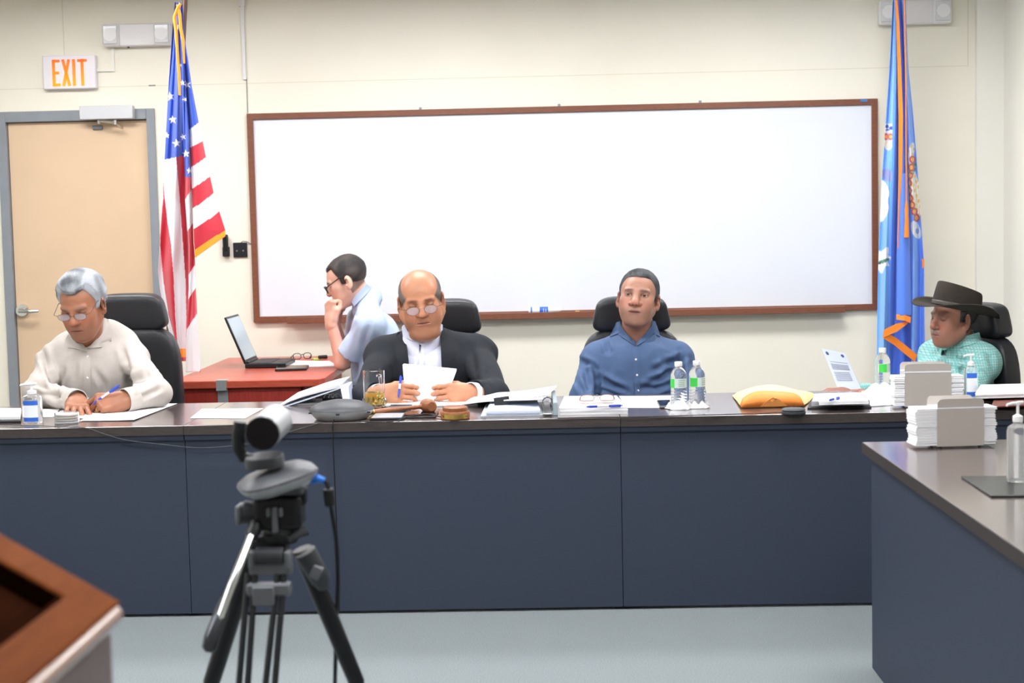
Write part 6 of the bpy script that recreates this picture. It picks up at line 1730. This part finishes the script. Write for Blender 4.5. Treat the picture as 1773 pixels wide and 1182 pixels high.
def plaid():
    m = mat("mint_check", (178,214,208), .75, spec=.25, bump=.12, bscale=70); nt = m.node_tree; N = nt.nodes; L = nt.links; B = N["Principled BSDF"]
    tc = N.new("ShaderNodeTexCoord"); cur = None
    base = N.new("ShaderNodeRGB"); base.outputs[0].default_value = (*lin((168,206,202)),1); cur = base.outputs[0]
    for ax, sc, c, f in (('X',62,(92,150,150),.6),('Z',62,(92,150,150),.6),('X',21,(120,190,184),.55),('Z',21,(120,190,184),.55),('Y',62,(92,150,150),.4)):
        w = N.new("ShaderNodeTexWave"); w.wave_type='BANDS'; w.bands_direction=ax; w.inputs["Scale"].default_value=sc*1.45/ (2*PI)*2.0; w.inputs["Distortion"].default_value=.4
        L.new(tc.outputs["Object"], w.inputs["Vector"])
        r = N.new("ShaderNodeMapRange"); r.inputs[1].default_value=.72; r.inputs[2].default_value=.95; r.inputs[4].default_value=f; L.new(w.outputs["Fac"], r.inputs[0])
        x = N.new("ShaderNodeMix"); x.data_type='RGBA'; L.new(r.outputs[0], x.inputs[0]); L.new(cur, x.inputs[6]); x.inputs[7].default_value=(*lin(c),1); cur = x.outputs[2]
    L.new(cur, B.inputs["Base Color"]); return m
M['plaid'] = plaid()
linesD = [([(1640,615),(1660,625),(1690,618)],.006,5),([(1600,640),(1640,632),(1665,640)],.008,5),([(1650,650),(1680,640),(1705,650)],.007,5),([(1710,610),(1722,640)],.005,5),([(1625,605),(1612,640)],.005,5)]
vD, qD, _ = garment("shirt", JD, .014, .0055, 1.1, pD, M['plaid'], .0026, linesD, .062, tuple(fD*.25+Vector((0,0,1))), seed=21)
sDm = nmesh("shirt", vD, qD, M['plaid'], pD); TD = bvh(vD, qD)
collar(nbD+fD*.012+Vector((0,0,-.010)), tuple(fD*.30+Vector((0,0,1))), tuple(fD), .074, "collar", M['plaid'], sDm, gap=14, tip=.04, stand=.034)
TD2 = bvh2(sDm)
leaf(TD2, [(1617,592),(1640,589),(1670,582),(1695,575)], [(1624,608),(1650,603),(1680,597),(1699,589)], M['plaid'], sDm, .007, nb=JD['nb'], R=.088)
button(TD, 1624, 612, M['btn'], sDm)
trousers(JD, pD, frD, M['trouser'], M['shoe'])
# hat: telescope crown with raised rim, flat brim turned up at the side, band with buckle
M['felt'] = mat("brown_felt",(52,45,39),.9,var=.1,vscale=60,bump=.15,bscale=300); M['band'] = mat("hat_band",(92,86,82),.4,bump=.2,bscale=90)
Mhat = MhD@Matrix.Translation((0,.014,.050))@Matrix.Rotation(math.radians(-14),4,'X')@Matrix.Scale(1.15,4)
hat = put(bpy.data.objects.new("hat", None), pD)
tag(hat, "dark brown felt hat with a flat brim and buckled band")
def hatring(k, z, sx=.080, sy=.098): return [(sx*k*math.cos(t), sy*k*math.sin(t)-.10*max(0,z)*(1 if False else 0), z*.73) for t in np.linspace(0,2*PI,61)[:-1]]
def ringmesh(rings, closeTop=True, closeBot=False):
    n=60; vs=[p for r in rings for p in r]; fs=[]
    for j in range(len(rings)-1):
        for i in range(n): fs.append((j*n+i,j*n+(i+1)%n,(j+1)*n+(i+1)%n,(j+1)*n+i))
    if closeTop: fs.append(tuple(range((len(rings)-1)*n,len(rings)*n)))
    mb=MB(); mb.add(vs,fs,Mhat); return mb
def tilt(r, front): return [(x,y,z+front*(-y/.1)) for x,y,z in r]
ringmesh([hatring(1.0,0),hatring(1.0,.03),tilt(hatring(.97,.07),.008),tilt(hatring(.94,.098),.014),tilt(hatring(.90,.106),.014),tilt(hatring(.84,.103),.012),tilt(hatring(.5,.092),.010),tilt(hatring(.1,.090),.010)]).build("crown", M['felt'], hat, world=True, smooth=60)
rings=[]
for k in np.linspace(-.06,1,12):
    r=[]
    for t in np.linspace(0,2*PI,61)[:-1]:
        c,s_=math.cos(t),math.sin(t); w=.086+k*.056; l=.106+k*.070
        z=-.004+k*k*(.030*abs(c)**2.0) - k*k*.014*max(0,-s_)**2 - k*k*.022*max(0,s_)**2
        r.append((w*c,l*s_,z))
    rings.append(r)
ob=ringmesh(rings,False).build("brim", M['felt'], hat, world=True, smooth=80); smd=ob.modifiers.new("Solidify","SOLIDIFY"); smd.thickness=.0035
ringmesh([hatring(1.012,.002),hatring(1.02,.004),hatring(1.02,.020),hatring(1.008,.022)],False).build("band", M['band'], hat, world=True)
bt=math.radians(12); bp=Vector((.0825*math.cos(bt),.101*math.sin(bt),.009))
lp=[Mhat@(bp+Vector((.002,dy,dz))) for dy,dz in ((-.013,-.008),(.013,-.008),(.013,.010),(-.013,.010))]
MB().tube(lp,.0022,8,close=True).build("buckle", M['steel'], hat, world=True)
heldsheet("paper_sheet", [P(1452,676,.80),P(1491,673,.74),P(1463,611,.80),P(1423,603,.90)], 1, "pale printed sheet tilted up in the hand of the man in the hat", M['paper2'], (0,0,0), .0)
hs = COL.objects[-1] if False else [o for o in bpy.data.objects if o.name.startswith("paper_sheet") and o.get("label","").startswith("pale printed")][0]
def onsheet(u,v,q=None):
    a,b,c,d=[Vector(q_) for q_ in (P(1452,676,.80),P(1491,673,.74),P(1463,611,.80),P(1423,603,.90))]
    return (a*(1-u)+b*u)*(1-v)+(d*(1-u)+c*u)*v + Vector((0,-.0022,0))
m = MB()
for u0,u1,v in [(.14,.9,.70)]+[(.12,.88,.64-.03*k) for k in range(5)]+[(.12,.8,.44-.04*k) for k in range(6)]:
    a,b=onsheet(u0,v),onsheet(u1,v); up_=(onsheet(u0,v+.008)-a); m.add([a-up_,b-up_,b+up_,a+up_],[(0,1,2,3)])
m.build("text_lines", M['print'], hs, world=True, smooth=0)
for u in (.16,.82):
    a=onsheet(u,.90); vs=[a]+[onsheet(u+.07*math.cos(t),.90+.045*math.sin(t)) for t in np.linspace(0,2*PI,17)[:-1]]
    MB().add(vs,[(0,i+1,(i+1)%16+1) for i in range(16)]).build("seal", mat("seal_blue",(74,88,140),.7), hs, world=True, smooth=0)

# ================================================================== the man at the cherry table, seen in profile
fE = Vector((-1,-.08,0)).normalized(); sE = Vector((-.08,-1,0)).normalized()     # his left hand side faces the camera
EYv = 2.22
JE = dict(nb=P(636,519,EYv+.08)); 
JE['shR'] = P(640,562,EYv-.09); JE['shL'] = P(628,556,EYv+.25)
JE['chest'] = P(652,592,EYv+.10); JE['pel'] = (JE['chest'][0]+.02, EYv+.1, .57)
JE['elR'] = P(592,628,EYv-.03); JE['wrR'] = P(572,552,EYv-.02)
JE['elL'] = P(600,626,EYv+.30); JE['wrL'] = P(580,560,EYv+.16)
legs_for(JE, tuple(fE), tuple(sE))
MhE = headM(atY(601,488,EYv+.04), -86, 22, 0, 1.06)
hE = [ (hand_mesh(FIST, ((.86,.30,-.42),(.97,-.02,-.30),(.95,-.25,-.22)), SKE, scale=1.03), hand_mat(P(580,558,EYv+.14), (-.06,-.1,1), (-.8,.3,.1)), False),
       (hand_mesh(FIST, ((.86,.30,-.42),(.97,-.02,-.30),(.95,-.25,-.22)), SKE, scale=1.08), hand_mat(P(573,556,EYv-.02), (-.02,.10,1), (-.75,-.62,.05), True), True)]
pE, frE = person("dark-haired person in a light blue short-sleeved shirt bent over laptop", (JE['pel'][0],JE['pel'][1],0), JE,
    dict(wide=.98, jaw=1.0, nose=1.1, eyes='down', brow=(60,48,44), browk=.8, hair=(46,42,42), hair2=(84,76,72), hairt=.008, zt=.080, recede=.012, red=(226,150,130), lip=(190,110,100)), MhE, hE, 1.1, SKE, 'short', body_inf=-.020, bodyslim=-.013)
# bare forearms, fine enough to be seen
M['shirtE'] = cloth_mat("pale_blue_shirt",(186,202,228))
JE2 = dict(JE)
for s in 'LR':
    sh, el = Vector(JE['sh'+s]), Vector(JE['el'+s]); JE2['el'+s] = tuple(sh.lerp(el,.92)); JE2['wr'+s] = tuple(sh.lerp(el,1.15))
linesE = [([(612,560),(604,580),(598,600)],.006,4),([(640,560),(632,590),(628,612)],.010,5),([(650,570),(645,600),(635,625)],.009,5),([(618,540),(606,556)],.006,4),([(655,600),(640,625)],.007,5)]
linesE = [(a,b*.6,c) for a,b,c in linesE]
Fe, frE2 = torso_field(JE2, .014, .006, 1.1)
nbE = np.array(JE['nb']); Fe.cone(nbE+np.array((.005,0,.0)), nbE+np.array((-.030,0,.040)), .075, .068, .02); Fe.cone(nbE+np.array((.02,0,-.02)), nbE+np.array((-.07,0,.13)), .058, .066, .006, 's')
Fe.wave(.003, 33, 9, 22)
for s in 'LR':
    sh, el = np.array(JE['sh'+s]), np.array(JE['el'+s]); d=(el-sh)/np.linalg.norm(el-sh); c=sh+(el-sh)*.74
    Fe.ell(c+d*.11, .112, 0, op='s')
Fe.half((0,0,.60),(0,0,-1))
vE, qE = Fe.mesh(); vE = creases(relax(vE,qE,1), qE, linesE)
sE_ = nmesh("shirt", vE, qE, M['shirtE'], pE)
collar(Vector(JE['nb'])+Vector((-.012,0,-.004)), (-.50,0,1), tuple(fE), .072, "collar", M['shirtE'], sE_, gap=14, tip=.04, stand=.032)
MgE = MhE@Matrix.Translation((0,-.112,.004))@Matrix.Rotation(.14,4,'X')
TE2 = bvh2(sE_)
leaf(TE2, [(634,491),(619,507),(608,521)], [(643,498),(628,516),(613,530)], M['shirtE'], sE_, .006, nb=P(623,508,EYv+.06), R=.068)
worn(pE, MgE, .050, .034, .016, .0028, M['black_plastic'], M['thinlens'], temple=.12, tz=.014, e=.6, wide=.076)
trousers(JE, pE, frE, M['trouser'], M['shoe'])
chE = dup(chA, (JE['pel'][0]+.06, EYv+.1, 0), -PI/2, "black leather low-back chair under the person bent over laptop")
for o in list(chE.children):
    if o.name.startswith("headrest") or o.name.startswith("back_bar"): bpy.data.objects.remove(o)
    elif o.name.startswith("backrest"): o.scale = (1,1,.62); o.location.z = .22
EXPO = 0.62
# ------------------------------------------------------------------ camera, light, colour
cd = bpy.data.cameras.new("camera"); co = bpy.data.objects.new("camera", cd); COL.objects.link(co)
cd.sensor_width = 23.5; cd.sensor_fit = 'HORIZONTAL'; cd.lens = FPX*23.5/1773
R3 = Matrix((_r, _u, -_fw)).transposed()
co.matrix_world = Matrix.Translation(CAM) @ R3.to_4x4()
cd.clip_start = .05
cd.dof.use_dof = True; cd.dof.focus_distance = 6.5; cd.dof.aperture_fstop = .035/.011
SC.camera = co
wd = bpy.data.worlds.new("World"); SC.world = wd; wd.use_nodes = True
wd.node_tree.nodes["Background"].inputs[0].default_value = (.9,.95,1,1); wd.node_tree.nodes["Background"].inputs[1].default_value = .0
SC.view_settings.view_transform = 'Standard'; SC.view_settings.look = 'None'; SC.view_settings.gamma = 1; SC.view_settings.use_curve_mapping = False
SC.view_settings.exposure = EXPO
